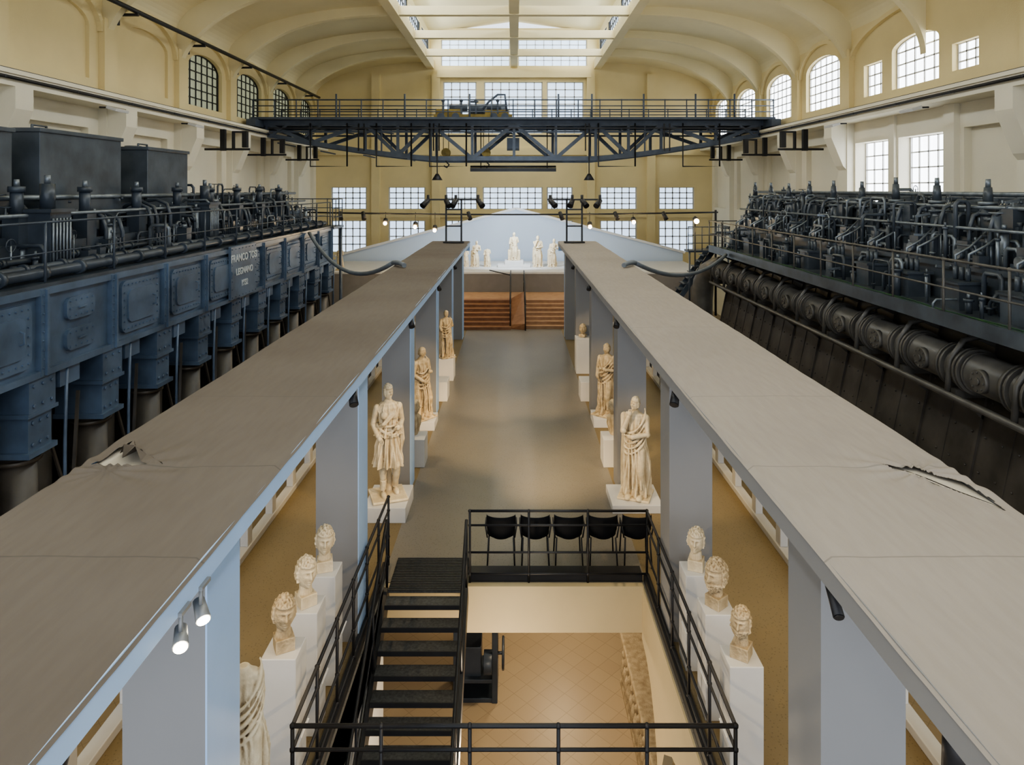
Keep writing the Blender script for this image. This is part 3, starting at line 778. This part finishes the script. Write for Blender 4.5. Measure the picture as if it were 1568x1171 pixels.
def clutter(b,xa,xb,y0,y1,zb,seed,n=70,zmax=5.5):
    """irregular valve gear: small stems, elbows, flanges, levers, oilers"""
    R=random.Random(seed)
    for i in range(n):
        x=R.uniform(xa,xb); y=R.uniform(y0,y1); h=R.uniform(.15,.75)*(1 if R.random()<.8 else 1.4); zt=min(zb+h,zmax); t=R.random()
        mi=1 if R.random()<.45 else 0
        if t<.3:
            r=R.uniform(.03,.08); b.cyl((x,y,zb),(x,y,zt),r,n=9,mi=mi); b.cyl((x,y,zt-.05),(x,y,zt),r*1.5,n=9,mi=0); b.cyl((x,y,zt),(x,y,zt+.09),r*.5,n=7,mi=1)
        elif t<.6:
            d=R.choice((-1,1)); L=R.uniform(.25,.7); r=R.uniform(.02,.045); ax=R.random()<.5
            e=(x+(d*L if ax else 0),y+(0 if ax else d*L))
            m1=(x+(d*.06 if ax else 0),y+(0 if ax else d*.06)); m2=(e[0]-(d*.06 if ax else 0),e[1]-(0 if ax else d*.06))
            b.path([(x,y,zb),(x,y,zt-.07),(m1[0],m1[1],zt),(m2[0],m2[1],zt),(e[0],e[1],zt-.07),(e[0],e[1],zb)],r,7,mi); b.cyl((x,y,zb+.1),(x,y,zb+.14),r*2,n=8,mi=mi)
        elif t<.75: 
            b.cyl((x,y,zb),(x,y,zt),.015,n=6,mi=1); valve_wheel(b,(x,y,zt),R.uniform(.07,.12),0,R.choice('zx'))
        elif t<.9:
            w=R.uniform(.06,.14); b.box(x-w,x+w,y-w,y+w,zb,zb+h*.6,0); b.cyl((x,y,zb+h*.6),(x,y,zb+h*.6+.08),w*.6,n=9,mi=mi)
        else:
            b.cyl((x,y,zb),(x,y,zt),.02,n=6,mi=1); b.beam((x-.15,y,zt),(x+.15,y+R.uniform(-.1,.1),zt+R.uniform(-.05,.1)),.035,.05,1); b.sph((x+.15,y,zt),.035,7,5,0)

eL=empty('diesel_engine')
b=MB(); x0=-7.3; pitch=1.85; ys=10.6-3*1.85
n=12
b.box(-9.8,x0-.06,ys,ys+n*pitch,2.64,3.95,0)
b.box(-9.8,x0+.02,ys,ys+n*pitch,3.86,3.97,0); b.box(-9.8,x0+.02,ys,ys+n*pitch,2.6,2.7,0)
for i in range(n+1):
    y=ys+i*pitch
    b.box(x0-.06,x0+.03,y-.1,y+.1,2.62,3.95,0)
    b.box(x0-.06,x0+.07,y-.018,y+.018,2.62,3.95,0)
    for k in range(9): 
        for s in(-.06,.06): b.cyl((x0+.03,y+s,2.74+k*.14),(x0+.05,y+s,2.74+k*.14),.014,n=6)
for i in range(n):
    y=ys+i*pitch+.1; y1=y+pitch-.2
    if i%4==3 and i!=7:
        for z0,z1 in((2.85,3.2),(3.35,3.72)):
            b.panel(rrect(y+.45,y1-.45,z0,z1,.12),[],PX,x0-.06,x0-.0,0); bolt_rect(b,x0,1,y+.53,y1-.53,z0+.06,z1-.06,.12)
            b.beam((x0+.03,(y+y1)/2-.1,(z0+z1)/2),(x0+.03,(y+y1)/2+.1,(z0+z1)/2),.02)
    else:
        b.panel(rrect(y+.16,y1-.16,2.8,3.78,.16),[],PX,x0-.06,x0-.0,0); bolt_rect(b,x0-.0,1,y+.24,y1-.24,2.88,3.7,.13,.017)
        b.panel(rrect(y+.33,y1-.33,2.98,3.6,.14),[],PX,x0-.015,x0+.03,0)
        b.path([(x0+.03,y1-.45,3.2),(x0+.09,y1-.45,3.22),(x0+.09,y1-.45,3.38),(x0+.03,y1-.45,3.4)],.014,6)
        b.beam((x0+.02,y+.35,3.1),(x0+.02,y+.35,3.2),.03);b.beam((x0+.02,y+.35,3.4),(x0+.02,y+.35,3.5),.03)
b.obj('crankcase_panels',['eng'],eL,bevel=.006)
b=MB(); yp=17.33; b.panel(rect(yp+.08,yp+1.78,2.66,4.02),[],PX,x0+.02,x0+.085,0); bolt_rect(b,x0+.085,1,yp+.14,yp+1.72,2.72,3.95,.2); b.obj('name_plate',['eng'],eL,bevel=.01)
for txt,z,s in(('FRANCO TOSI',3.62,.27),('LEGNANO',3.27,.24),('1932',2.95,.22)):
    cu=bpy.data.curves.new('lettering','FONT'); cu.body=txt; cu.size=s; cu.extrude=.008; cu.offset=.006; cu.align_x='CENTER'; cu.materials.append(M['letter'])
    o=bpy.data.objects.new('plate_lettering',cu); C.objects.link(o); o.location=(x0+.095,yp+.93,z); o.rotation_euler=(pi/2,0,pi/2); o.parent=eL
b=MB()
for i in range(n+1):
    y=ys+i*pitch
    b.box(-8.2,x0-.02,y-.30,y+.30,2.1,2.62,0); b.box(-8.2,x0-.0,y-.34,y+.34,2.04,2.1,0); b.box(-8.2,x0-.06,y-.26,y+.26,1.5,2.04,0); b.box(-8.2,x0-.0,y-.32,y+.32,1.42,1.5,0)
    for k in range(3):
        for zz in (2.2,2.5): b.cyl((x0-.02,y-.2+k*.2,zz),(x0+.01,y-.2+k*.2,zz),.025,n=7)
    for s in(-.17,0,.17): b.cyl((x0-.06,y+s,1.93),(x0-.03,y+s,1.93),.028,n=7); b.cyl((x0-.06,y+s,1.6),(x0-.03,y+s,1.6),.028,n=7)
    for dy in(.62,): b.path([(x0-.05,y+dy,2.6),(x0-.08,y+dy,1.4),(x0-.1,y+dy,G)],.03,6)
    b.box(x0-.35,x0-.05,y+.45,y+.95,2.3,2.6,0)
b.obj('frame_posts',['eng'],eL)
b=MB()
for i in range(n+1):
    y=ys+i*pitch
    b.cyl((x0-.42,y,G),(x0-.42,y,1.42),.29,.27,20,0)
    for z in(1.3,.5,-.6): b.cyl((x0-.42,y,z),(x0-.42,y,z+.06),.34,n=20,mi=0)
    b.cyl((-8.4,y+pitch/2,G),(-8.4,y+pitch/2,2.5),.5,n=20,mi=0)
    b.beam((x0-.3,y+.5,1.6),(x0-.2,y+1.3,-.8),.04,.04,0); b.beam((x0-.3,y+1.3,2.0),(x0-.2,y+.9,-.8),.05,.05,0)
b.box(-10.,-9.0,ys,ys+n*pitch,G,2.7,0)
b.obj('frame_legs',['plate'],eL)
b=MB()
b.box(-8.35,x0-.02,ys,ys+n*pitch,3.97,4.03,0)
b.box(-10.6,-8.35,ys,ys+n*pitch,3.95,4.55,0)
b.box(-10.2,-8.55,ys,ys+n*pitch,4.55,4.68,0)
for x,z,r in((-7.55,4.16,.085),(-7.85,4.2,.07),(-8.2,4.3,.05)):
    b.path([(x,ys,z),(x,ys+n*pitch,z)],r,10,0)
    for i in range(n*2): 
        y=ys+(i+.3)*pitch/2; b.cyl((x,y,z),(x,y+.08,z),r*1.45,n=12)
def head_unit(b,x,y,s,tall=5.6,seed=0,spikes=True):
    rnd=random.Random(seed)
    b.cyl((x,y,4.5),(x,y,4.95),.52,n=20); b.cyl((x,y,4.95),(x,y,5.02),.58,n=20); b.cyl((x,y,5.02),(x,y,5.2),.36,.3,16)
    for k in range(10):
        a=2*pi*k/10; b.cyl((x+.5*math.cos(a),y+.5*math.sin(a),5.0),(x+.5*math.cos(a),y+.5*math.sin(a),5.1),.035,n=6,mi=1)
    for dy in(-.26,.26):
        b.cyl((x-s*.05,y+dy,5.1),(x-s*.05,y+dy,tall-.3),.11,n=12,mi=1); b.cyl((x-s*.05,y+dy,tall-.3),(x-s*.05,y+dy,tall-.24),.13,n=12)
    b.beam((x-s*.45,y,tall-.25),(x+s*.35,y,tall-.3),.07,.12,1)
    xx=x+s*.62
    b.box(xx-.14,xx+.14,y-.5,y-.2,4.0,5.0+.15*rnd.random())
    if spikes:
        b.cyl((xx,y-.35,5.0),(xx,y-.35,tall-.05),.1,n=12); b.cyl((xx,y-.35,tall-.1),(xx,y-.35,tall+.0),.13,n=12)
        b.cyl((xx,y-.35,tall),(xx,y-.35,tall+.12),.05,.04,8,1)
    b.box(xx-.18,xx+.18,y+.05,y+.45,4.0,4.55); b.cyl((xx,y+.25,4.55),(xx,y+.25,4.9),.07,n=10)
    valve_wheel(b,(xx,y+.25,4.93),.13,1)
    for dy in((-.08,.5) if rnd.random()<.5 else (.04,.64,-.2)):
        hh=4.9+.35*rnd.random()
        b.path([(x+s*.2,y+dy,hh-.1),(x+s*.35,y+dy,hh),(x+s*.55,y+dy,hh+.03),(x+s*.8,y+dy,hh-.08),(x+s*.88,y+dy,hh-.35),(x+s*.88,y+dy,4.0)],.042,8,0)
    for k in range(5): b.box(x+s*.75,x+s*.95,y-.12+k*.13,y-.07+k*.13,4.0,4.5)
    b.cyl((x-s*.5,y-.5,4.55),(x-s*.5,y-.5,tall-.15),.06); b.cyl((x-s*.5,y+.5,4.55),(x-s*.5,y+.5,tall-.1),.05)
for i in range(n-1):
    head_unit(b,-9.1,ys+(i+.75)*pitch,1,5.55,i)
for y in(12.1,18.2,):
    b.box(-8.45,-7.95,y-.4,y+.15,4.0,5.1); b.box(-8.5,-7.9,y-.45,y+.2,5.1,5.16); b.cyl((-8.2,y-.1,5.16),(-8.2,y-.1,5.6),.12,n=14); b.cyl((-8.2,y-.1,5.6),(-8.2,y-.1,5.75),.05,n=10,mi=1)
    for k in range(6): b.cyl((-7.93,y-.35+k*.09,4.05),(-7.93,y-.35+k*.09,5.0),.02,n=6,mi=1)
b.path([(-8.75,ys,5.35),(-8.75,ys+n*pitch,5.35)],.05,8,1); b.path([(-9.6,ys,5.2),(-9.6,ys+n*pitch,5.2)],.1,10); b.path([(-8.35,ys,5.05),(-8.35,ys+n*pitch,5.05)],.035,8,1)
clutter(b,-9.2,-8.6,ys,ys+n*pitch,4.68,5,190,5.65); clutter(b,-8.5,-8.0,ys,ys+n*pitch,4.0,6,150,5.1)
b.obj('cylinder_heads',['engd','steel'],eL)
b=MB()
for (xa,xb,ya,yb,zt) in((-10.6,-8.75,9.2,11.9,6.55),(-10.4,-8.75,12.6,15.2,6.62),(-10.2,-8.75,16.3,18.3,6.5)):
    b.box(xa,xb,ya,yb,4.6,zt,0); b.box(xa-.04,xb+.04,ya-.04,yb+.04,zt-.06,zt+.02,0)
    b.path([(xb-.5,ya+.5,zt),(xb-.5,ya+.5,zt+.12),(xb-.5,ya+.9,zt+.12),(xb-.5,ya+.9,zt)],.03,6,0)
    b.cyl((xb-.9,(ya+yb)/2,zt),(xb-.9,(ya+yb)/2,zt+.1),.2,n=14)
b.obj('service_tanks',['engr'],eL,bevel=.03)
b=MB()
for i in range(0,n+1):
    y=ys+i*pitch; b.cyl((x0-.08,y+.15,3.9),(x0-.08,y+.15,4.98),.022,n=7); 
b.path([(x0-.08,ys,4.98),(x0-.08,ys+n*pitch+.2,4.98)],.02,7); b.path([(x0-.08,ys,4.5),(x0-.08,ys+n*pitch+.2,4.5)],.012,6)
b.obj('walkway_rail',['engd'],eL)
b=MB()
yy=ys+n*pitch
b.box(-9.8,-7.2,yy+.02,yy+1.6,3.9,4.0); 
for x,y in((-9.7,yy+1.5),(-7.3,yy+1.5)): b.cyl((x,y,G),(x,y,3.9),.07)
railing(b,[(-7.25,yy+.02,4.),(-7.25,yy+1.55,4.),(-9.75,yy+1.55,4.)],1.1,.6,(1.,.66,.33),.02)
b.obj('end_platform',['engd'],eL)

# right engine
eR=empty('diesel_engine'); x0=7.55; yA=5.6; pitch=1.6; n=13; yE=yA+n*pitch
b=MB()
b.box(x0,8.9,yA,yE,3.2,3.28,0); b.box(x0-.03,x0+.03,yA,yE,3.1,3.36,0)
b.box(8.75,11.2,yA,yE,3.0,3.95,0); b.box(8.65,11.2,yA,yE,3.95,4.05,0); b.box(9,11.,yA,yE,4.05,4.55,0)
rr_=random.Random(9)
for i in range(n):
    y=yA+(i+.5)*pitch
    head_unit(b,9.75,y,-1,5.5,50+i,False)
    b.box(8.15,8.6,y-.3,y+.25,3.28,3.75,0); b.box(8.1,8.65,y-.34,y+.29,3.75,3.8,0)
    for k in range(3): b.cyl((8.38,y-.2+.18*k,3.8),(8.38,y-.2+.18*k,4.05),.045,n=8)
    b.path([(8.38,y-.2,4.05),(8.4,y-.2,4.3),(8.7,y-.2,4.45),(9.3,y-.2,4.9)],.025,6,1); b.path([(8.38,y+.16,4.05),(8.38,y+.16,4.25),(8.65,y+.16,4.4),(9.2,y+.1,4.95)],.025,6,1)
    dz=rr_.uniform(-.06,.04); q=y+.45
    b.cyl((9.2,q,4.4),(9.2,q,5.2),.13,n=14); b.cyl((9.2,q,5.2),(9.2,q,5.26),.17,n=14,mi=1); b.cyl((9.2,q,5.26),(9.2,q,5.6+dz),.095,.07,12); b.cyl((9.2,q,5.6+dz),(9.2,q,5.76+dz),.05,.045,8,1)
    b.cyl((9.2,q,4.7),(9.2,q,4.76),.18,n=14); b.cyl((9.2,q,5.0),(9.2,q,5.06),.17,n=14)
    b.cyl((9.0,y-.1,4.4),(9.0,y-.1,5.0),.09,n=12); valve_wheel(b,(9.0,y-.1,5.06),.14,1)
    b.box(8.7,8.95,y+.3,y+.62,4.0,4.5,0); b.cyl((8.7,y+.46,4.25),(8.6,y+.46,4.25),.1,n=12,mi=1)
for x,z,r,mi in((9.45,5.40,.05,1),(9.1,5.15,.04,1),(10.3,5.3,.1,0),(8.75,4.75,.03,1)): b.path([(x,yA,z),(x,yE,z)],r,8,mi)
clutter(b,9.0,9.6,yA,yE,4.55,15,200,5.5); clutter(b,8.66,8.98,yA,yE,4.05,16,160,5.0); clutter(b,8.0,8.6,yA,yE,3.28,17,70,4.0)
b.obj('cylinder_heads',['engr','steel'],eR)
b=MB()
for i in range(n+1):
    y=yA+i*pitch; b.cyl((x0,y,3.1),(x0,y,4.28),.022,n=7); b.sph((x0,y,4.28),.035,8,5); b.sph((x0,y,3.78),.03,8,5)
    b.beam((x0+.05,y,3.15),(8.6,y,2.7),.05,.08)
b.path([(x0,yA,4.28),(x0,yE,4.28)],.022,7); b.path([(x0,yA,3.78),(x0,yE,3.78)],.018,7)
railing(b,[(x0,yE,3.28),(8.6,yE,3.28)],1.,.6,(1.,.5),.02)
b.obj('walkway_rail',['mani'],eR)
b=MB()
for k in range(2): b.path([(x0+.3+.06*k,yA+i*.4,3.29+.012*math.sin(i*.9+k*2)) for i in range(int(n*pitch/.4))],.010,5)
b.obj('green_cables',['green'],eR)
b=MB()
px,pz,pr=8.0,2.35,.36
b.path([(px,yA,pz),(px,yE,pz)],pr*.93,28)
for i in range(n):
    y=yA+(i+.5)*pitch
    for d,r in((-.62,1.12),(-.52,1.12),(-.45,1.),(.45,1.),(.52,1.12),(.62,1.12)):
        b.cyl((px,y+d,pz),(px,y+d+.055,pz),pr*r,n=28)
    b.cyl((px-.3,y,pz),(px-pr-.04,y,pz),.19,n=20); b.cyl((px-pr-.04,y,pz),(px-pr-.07,y,pz),.06,n=10)
    for k in range(8):
        a=2*pi*k/8; b.cyl((px-pr-.04,y+.15*math.cos(a),pz+.15*math.sin(a)),(px-pr-.065,y+.15*math.cos(a),pz+.15*math.sin(a)),.016,n=6)
    b.box(px-.28,px+.5,y+.74,y+.86,1.85,2.0); b.beam((px-.2,y+.8,1.9),(px+.6,y+.8,1.2),.07,.1)
    b.path([(px-.38,y+.8,1.95),(px-.34,y+.8,2.5),(px-.1,y+.8,2.85),(px+.4,y+.8,2.95)],.05,8)
b.path([(px-.42,yA,1.92),(px-.42,yE,1.92)],.05,8)
b.path([(px-.12,yA,1.78),(px-.12,yE,1.78)],.07,8)
ye=yE
b.path([(px,ye,pz),(px-.05,ye+.5,pz+.05),(px-.2,ye+.95,pz-.15),(px-.35,ye+1.15,pz-.6),(px-.4,ye+1.2,pz-1.3),(px-.4,ye+1.2,G)],.42,24)
b.obj('exhaust_manifold',['mani'],eR)
b=MB()
Q=lambda u,z,t: Vector((u,t,z))
b.panel([(8.55,3.0),(11.2,3.0),(11.2,G),(7.9,G),(8.0,.4)],[],Q,yA,yE,0)
for i in range(n+1):
    y=yA+i*pitch
    b.panel([(8.5,3.0),(8.6,3.0),(8.05,.4),(7.95,G),(7.86,G),(7.96,.4)],[],Q,y-.035,y+.035,0)
    if i<n:
        b.panel([(8.53,3.0),(8.6,3.0),(8.05,.4),(7.95,G),(7.89,G),(7.985,.4)],[],Q,y+.8-.012,y+.8+.012,0)
        for z in(.0,.6,1.2,1.8):
            for dy in(.16,.62,1.0,1.42):
                xx=8.0+(z-.4)*.21 if z>.4 else 8.0
                b.sph((xx-.01,y+dy,z),.022,6,4,0)
b.obj('crankcase_plating',['plate'],eR)
b=MB()
for i in range(12):
    b.box(8.2-.17*i,8.5-.17*i,28.9,29.7,2.9-.24*i,2.94-.24*i)
for y in(28.9,29.7): b.beam((8.5,y,3.0),(6.45,y,0.1),.05,.2)
railing(b,[(7.2,28.2,2.95),(8.9,28.2,2.95),(8.9,29.7,2.95)],1.,.5,(1.,.66,.33),.02); b.box(7.2,8.9,28.15,28.9,2.9,2.98)
for x,y in((7.25,28.2),(8.85,28.2)): b.cyl((x,y,0),(x,y,2.9),.04)
b.obj('service_stair',['engd'])
def sag(a,c,s,n=16): 
    a=Vector(a);c=Vector(c); return [a.lerp(c,i/n)-Vector((0,0,s*4*(i/n)*(1-i/n))) for i in range(n+1)]
b=MB(); b.path(sag((-7.2,24.,3.97),(-3.1,17.5,3.62),.75),.06,8); b.path(sag((-3.1,17.5,3.62),(-2.7,16.8,3.63),-.03),.06,8); b.obj('air_hose',['hose'])
b=MB(); b.path(sag((7.45,24.,3.2),(3.1,17.5,3.62),.5),.06,8); b.path(sag((3.1,17.5,3.62),(2.7,16.8,3.63),-.03),.06,8); b.obj('air_hose',['hose'])

# ------------------------------------------------------------------ crane
eC=empty('overhead_crane')
b=MB()
bot=[(-13.6,3.0),(-11.2,2.55),(-8.2,2.1),(-6.4,1.88),(-4.6,1.7),(-2.3,1.7),(0,1.7),(2.3,1.7),(4.5,1.7),(6.3,1.88),(8.1,2.1),(11.1,2.55),(13.5,3.0)]
for Y in(37.6,40.6):
    b.box(-14.2,14.1,Y-.12,Y+.12,H+3.5,H+3.8)
    for (a,c) in zip(bot[:-1],bot[1:]): b.beam((a[0],Y,H+a[1]),(c[0],Y,H+c[1]),.24,.24)
    for i,(x,z) in enumerate(bot):
        b.beam((x,Y,H+z),(x,Y,H+3.6),.15)
    for i in range(len(bot)-1):
        a,c=bot[i],bot[i+1]
        if i%2==0: b.beam((a[0],Y,H+3.6),(c[0],Y,H+c[1]),.19)
        else: b.beam((a[0],Y,H+a[1]),(c[0],Y,H+3.6),.19)
        if i in(2,9): 
            b.beam(((a[0]+c[0])/2,Y,H+(a[1]+c[1])/2),((a[0]+c[0])/2,Y,H+3.6),.08)
    b.box(-14.1,14,Y-.07,Y+.07,H+3.12,H+3.22)
b.box(-14.2,14.1,36.8,41.4,H+3.78,H+3.9)
for x in(-14.0,13.95): b.box(x-.25,x+.25,36.3,41.9,H+3.38,H+3.75)
for i in range(12): x=-13+26*i/11; b.beam((x,37.6,H+3.3),(x+1.1,40.6,H+3.3),.07); b.beam((x,37.6,H+bot[min(12,i+1)][1]),(x,40.6,H+bot[min(12,i+1)][1]),.07)
for x in(-12.5,-10.6,10.5,12.4): b.beam((x,37.5,H+3.5),(x-.9 if x<0 else x+.9,37.5,H+2.9),.1)
b.obj('bridge_trusses',['crane'],eC)
b=MB()
for Y in(36.85,41.35):
    railing(b,[(-14.1,Y,H+3.88),(14.,Y,H+3.88)],.95,1.15,(1.,.66,.33),.036)
for x in (-9.6,-5.9,-2.4,2.4,4.2,7.0,9.8,11.9): b.cyl((x,36.85,H+3.88),(x,36.85,H+5.15),.05,n=6)
b.obj('bridge_railings',['crane'],eC)
b=MB()
for xa,xb in((-11.1,-9.1),(-7.5,-5.6),(-4.6,-2.6) ,(4.6,6.6),(9.2,11.2)):
    z1=H+1.25
    b.path([(xa,37.2,H+3.6),(xa,37.2,z1),(xb,37.2,z1),(xb,37.2,H+3.6)],.045,6)
b.box(-13.4,13.4,37.1,37.16,H+3.3,H+3.36)
for x in(-8.5,-8.2,-4.4,-4.1,3.9,4.1,8.2,8.5): b.cyl((x,37.3,H+3.6),(x,37.3,H+2.1),.04,n=5)
for x in(-4.2,4.1):   # pendant lamps under the bridge
    b.cyl((x,37.3,H+2.1),(x,37.3,H+.75),.03,n=6); b.cyl((x,37.3,H+.85),(x,37.3,H+.5),.08,.3,14)
b.obj('cable_hangers',['black'],eC)
b=MB()
b.box(-4.4,-.1,37.4,40.8,H+3.95,H+4.12,0); b.box(-4.3,-2.9,37.6,38.4,H+4.12,H+4.42,0); b.box(-1.6,-.3,37.6,38.4,H+4.12,H+4.38,0); b.box(-4.3,-.4,40.2,40.8,H+4.12,H+4.4,0)
for x in(-4.0,-3.2,-1.1,-.5): b.cyl((x,37.25,H+3.98),(x,37.4,H+3.98),.2,n=16,mi=1)
b.cyl((-3.6,38.0,H+4.5),(-2.6,38.0,H+4.5),.22,n=16,mi=1); b.cyl((-2.3,38.0,H+4.4),(-1.7,38.0,H+4.4),.3,n=16,mi=1); b.cyl((-1.5,37.8,H+4.5),(-.7,37.8,H+4.5),.18,n=16,mi=1)
b.cyl((-2.5,39.2,H+4.5),(-.4,39.2,H+4.5),.4,n=20,mi=1)
for x in(-3.9,-2.9,-2.1,-.9): b.box(x-.05,x+.05,37.5,37.6,H+4.15,H+4.85,1); b.sph((x,37.55,H+4.88),.1,10,6,1)
b.path([(-1.7,37.5,H+4.4),(-1.4,37.5,H+4.8),(-.9,37.5,H+5.2),(-.5,37.5,H+5.2),(-.4,37.5,H+4.3)],.06,8,1)
valve_wheel(b,(-2.2,37.45,H+4.8),.25,1,'z')
b.obj('trolley',['yellow','crane'],eC)
b=MB()
for x in(-3.9,-1.6):
    b.cyl((x,39,H+2.1),(x,39.12,H+2.1),.26,n=18,mi=0); b.cyl((x,39.2,H+2.1),(x,39.32,H+2.1),.26,n=18,mi=0)
    for s in(-.15,.15): b.cyl((x+s,39.1,H+2.1),(x+s,39.1,H+4.),.02,n=5,mi=1)
    b.path([(x,39.1,H+1.9),(x,39.1,H+1.6),(x+.18,39.1,H+1.4),(x+.05,39.1,H+1.25),(x-.12,39.1,H+1.35)],.045,8,1)
b.box(-2.5,2.4,38.9,39.3,H+1.02,H+1.22,1)
for x in(-1.9,1.9): b.cyl((x,39.1,H+1.2),(x,39.1,H+3.9),.03,n=6,mi=1)
b.cyl((-2.5,39.1,H+1.3),(2.4,39.1,H+1.3),.06,mi=1)
b.box(-.4,.3,38.5,38.9,H+2.2,H+2.9,2); b.box(-.04,.04,38.6,38.7,H+2.9,H+3.9,2)
b.obj('hoist_beam',['yellow','black','crane'],eC)

# ------------------------------------------------------------------ things downstairs
b=MB()
for x in(-.85,-.15):
    for y in(-.3,.3): b.box(x-.05,x+.05,y-.05,y+.05,0,1.45)
b.box(-.95,-.05,-.38,.38,1.4,1.5); b.box(-.9,-.1,-.33,.33,.35,.42); b.box(-.9,-.1,-.33,.33,0,.08)
b.box(-.75,-.4,-.25,.25,.42,.95); b.cyl((-.35,-.28,.7),(-.2,-.28,.7),.2,n=18); b.cyl((-.65,0,1.5),(-.65,0,1.9),.12,n=14); b.cyl((-.3,0,1.5),(-.3,0,1.75),.16,n=14)
b.path([(-.65,0,1.85),(-.45,0,2.0),(-.3,0,1.7)],.05); valve_wheel(b,(.0,-.1,.75),.25,0,'x'); b.cyl((-.2,-.1,.75),(.02,-.1,.75),.03)
b.obj('machine_stand',['engd'],loc=(-.2,12.7,G),bevel=.01)
b=MB()
b.box(-.3,.3,-1.6,1.6,0,.95); b.box(-.36,.36,-1.66,1.66,0,.12); b.box(-.36,.36,-1.66,1.66,.88,1.0)
for i in range(14):
    y=-1.45+.22*i; b.sph((-.3,y,.72),(.07,.06,.08),8,6); b.sph((-.3,y,.45),(.09,.085,.22),8,8); b.sph((-.3,y+.03*(i%3),.22),(.07,.07,.16),8,6)
finish('relief_sarcophagus',b,(2.35,11.2,G+.002),0,.025,mt='marbled')
b=MB(); b.box(2.95,3.1,5,16,G,-.6); b.obj('wall_lower_gallery',['engd'])

# ------------------------------------------------------------------ light
w=bpy.data.worlds.new('world'); bpy.context.scene.world=w; w.use_nodes=True
bg=w.node_tree.nodes['Background']; bg.inputs[0].default_value=(.86,.92,1.,1); bg.inputs[1].default_value=1.2
def area(name,loc,rot,sx,sy,E,col):
    l=bpy.data.lights.new(name,'AREA'); l.shape='RECTANGLE'; l.size=sx; l.size_y=sy; l.energy=E; l.color=col
    o=bpy.data.objects.new(name,l); C.objects.link(o); o.location=loc; o.rotation_euler=rot
for sgn in(-1,1):
    area('lantern_daylight',(sgn*6.05,22,16.0),(0,sgn*math.radians(62),0),1.1,54,1250,(.92,.96,1))
for y in(11.7,15.9,19.9):
    for sgn in(-1,1):
        spotL((-sgn*1.6,y-2.6,3.3),(sgn*2.05,y,1.1),420,26)
spotL((1.6,9,3.3),(-1.0,15.5,0),1700,26,blend=1); spotL((-1.6,9,3.3),(1.1,13.4,0),1500,28,blend=1); spotL((1.6,12,3.3),(-1.1,18.3,0),1300,24,blend=1); spotL((-1.6,13,3.3),(1.3,18.0,0),900,24,blend=1)
spotL((-2.1,24.5,5.0),(-.1,23.2,0),2600,40,blend=1); spotL((2.1,24.5,5.0),(1.2,23.2,0),2400,38,blend=1)
spotL((1.6,4.3,3.3),(-2.15,6.9,1.4),170,40); spotL((-1.6,4.3,3.3),(2.15,7.1,1.3),170,40)
for sgn in(-1,1):
    for y in(5.4,9.5,13.6): spotL((sgn*2.9,y,3.35),(sgn*3.3,y+.6,0),80,100,(1,.74,.40))
spotL((-2.1,24.5,5.1),(-.3,33.4,2.5),1300,28,(1,.8,.55)); spotL((2.1,24.5,5.1),(.6,33.4,2.5),1100,28,(1,.8,.55))
spotL((0,31.2,4.4),(0,36,2.8),450,130,(.75,.87,1))  # added blue wash to brighten the gable; no fixture here
def point(loc,E,col,r=.15):
    l=bpy.data.lights.new('lamp_light','POINT'); l.energy=E; l.color=col; l.shadow_soft_size=r
    o=bpy.data.objects.new('lamp_light',l); C.objects.link(o); o.location=loc
for loc in((.6,12,-1.),(-.3,8.2,-1.3),(1.0,15,-1.2)): point(loc,75,(1,.81,.56))
for x,z in lamps: point((x,yC-.5,z-.2),30,(1,.7,.35))
vs=bpy.context.scene.view_settings
vs.view_transform='AgX'; vs.look='AgX - Medium High Contrast'; vs.exposure=.66
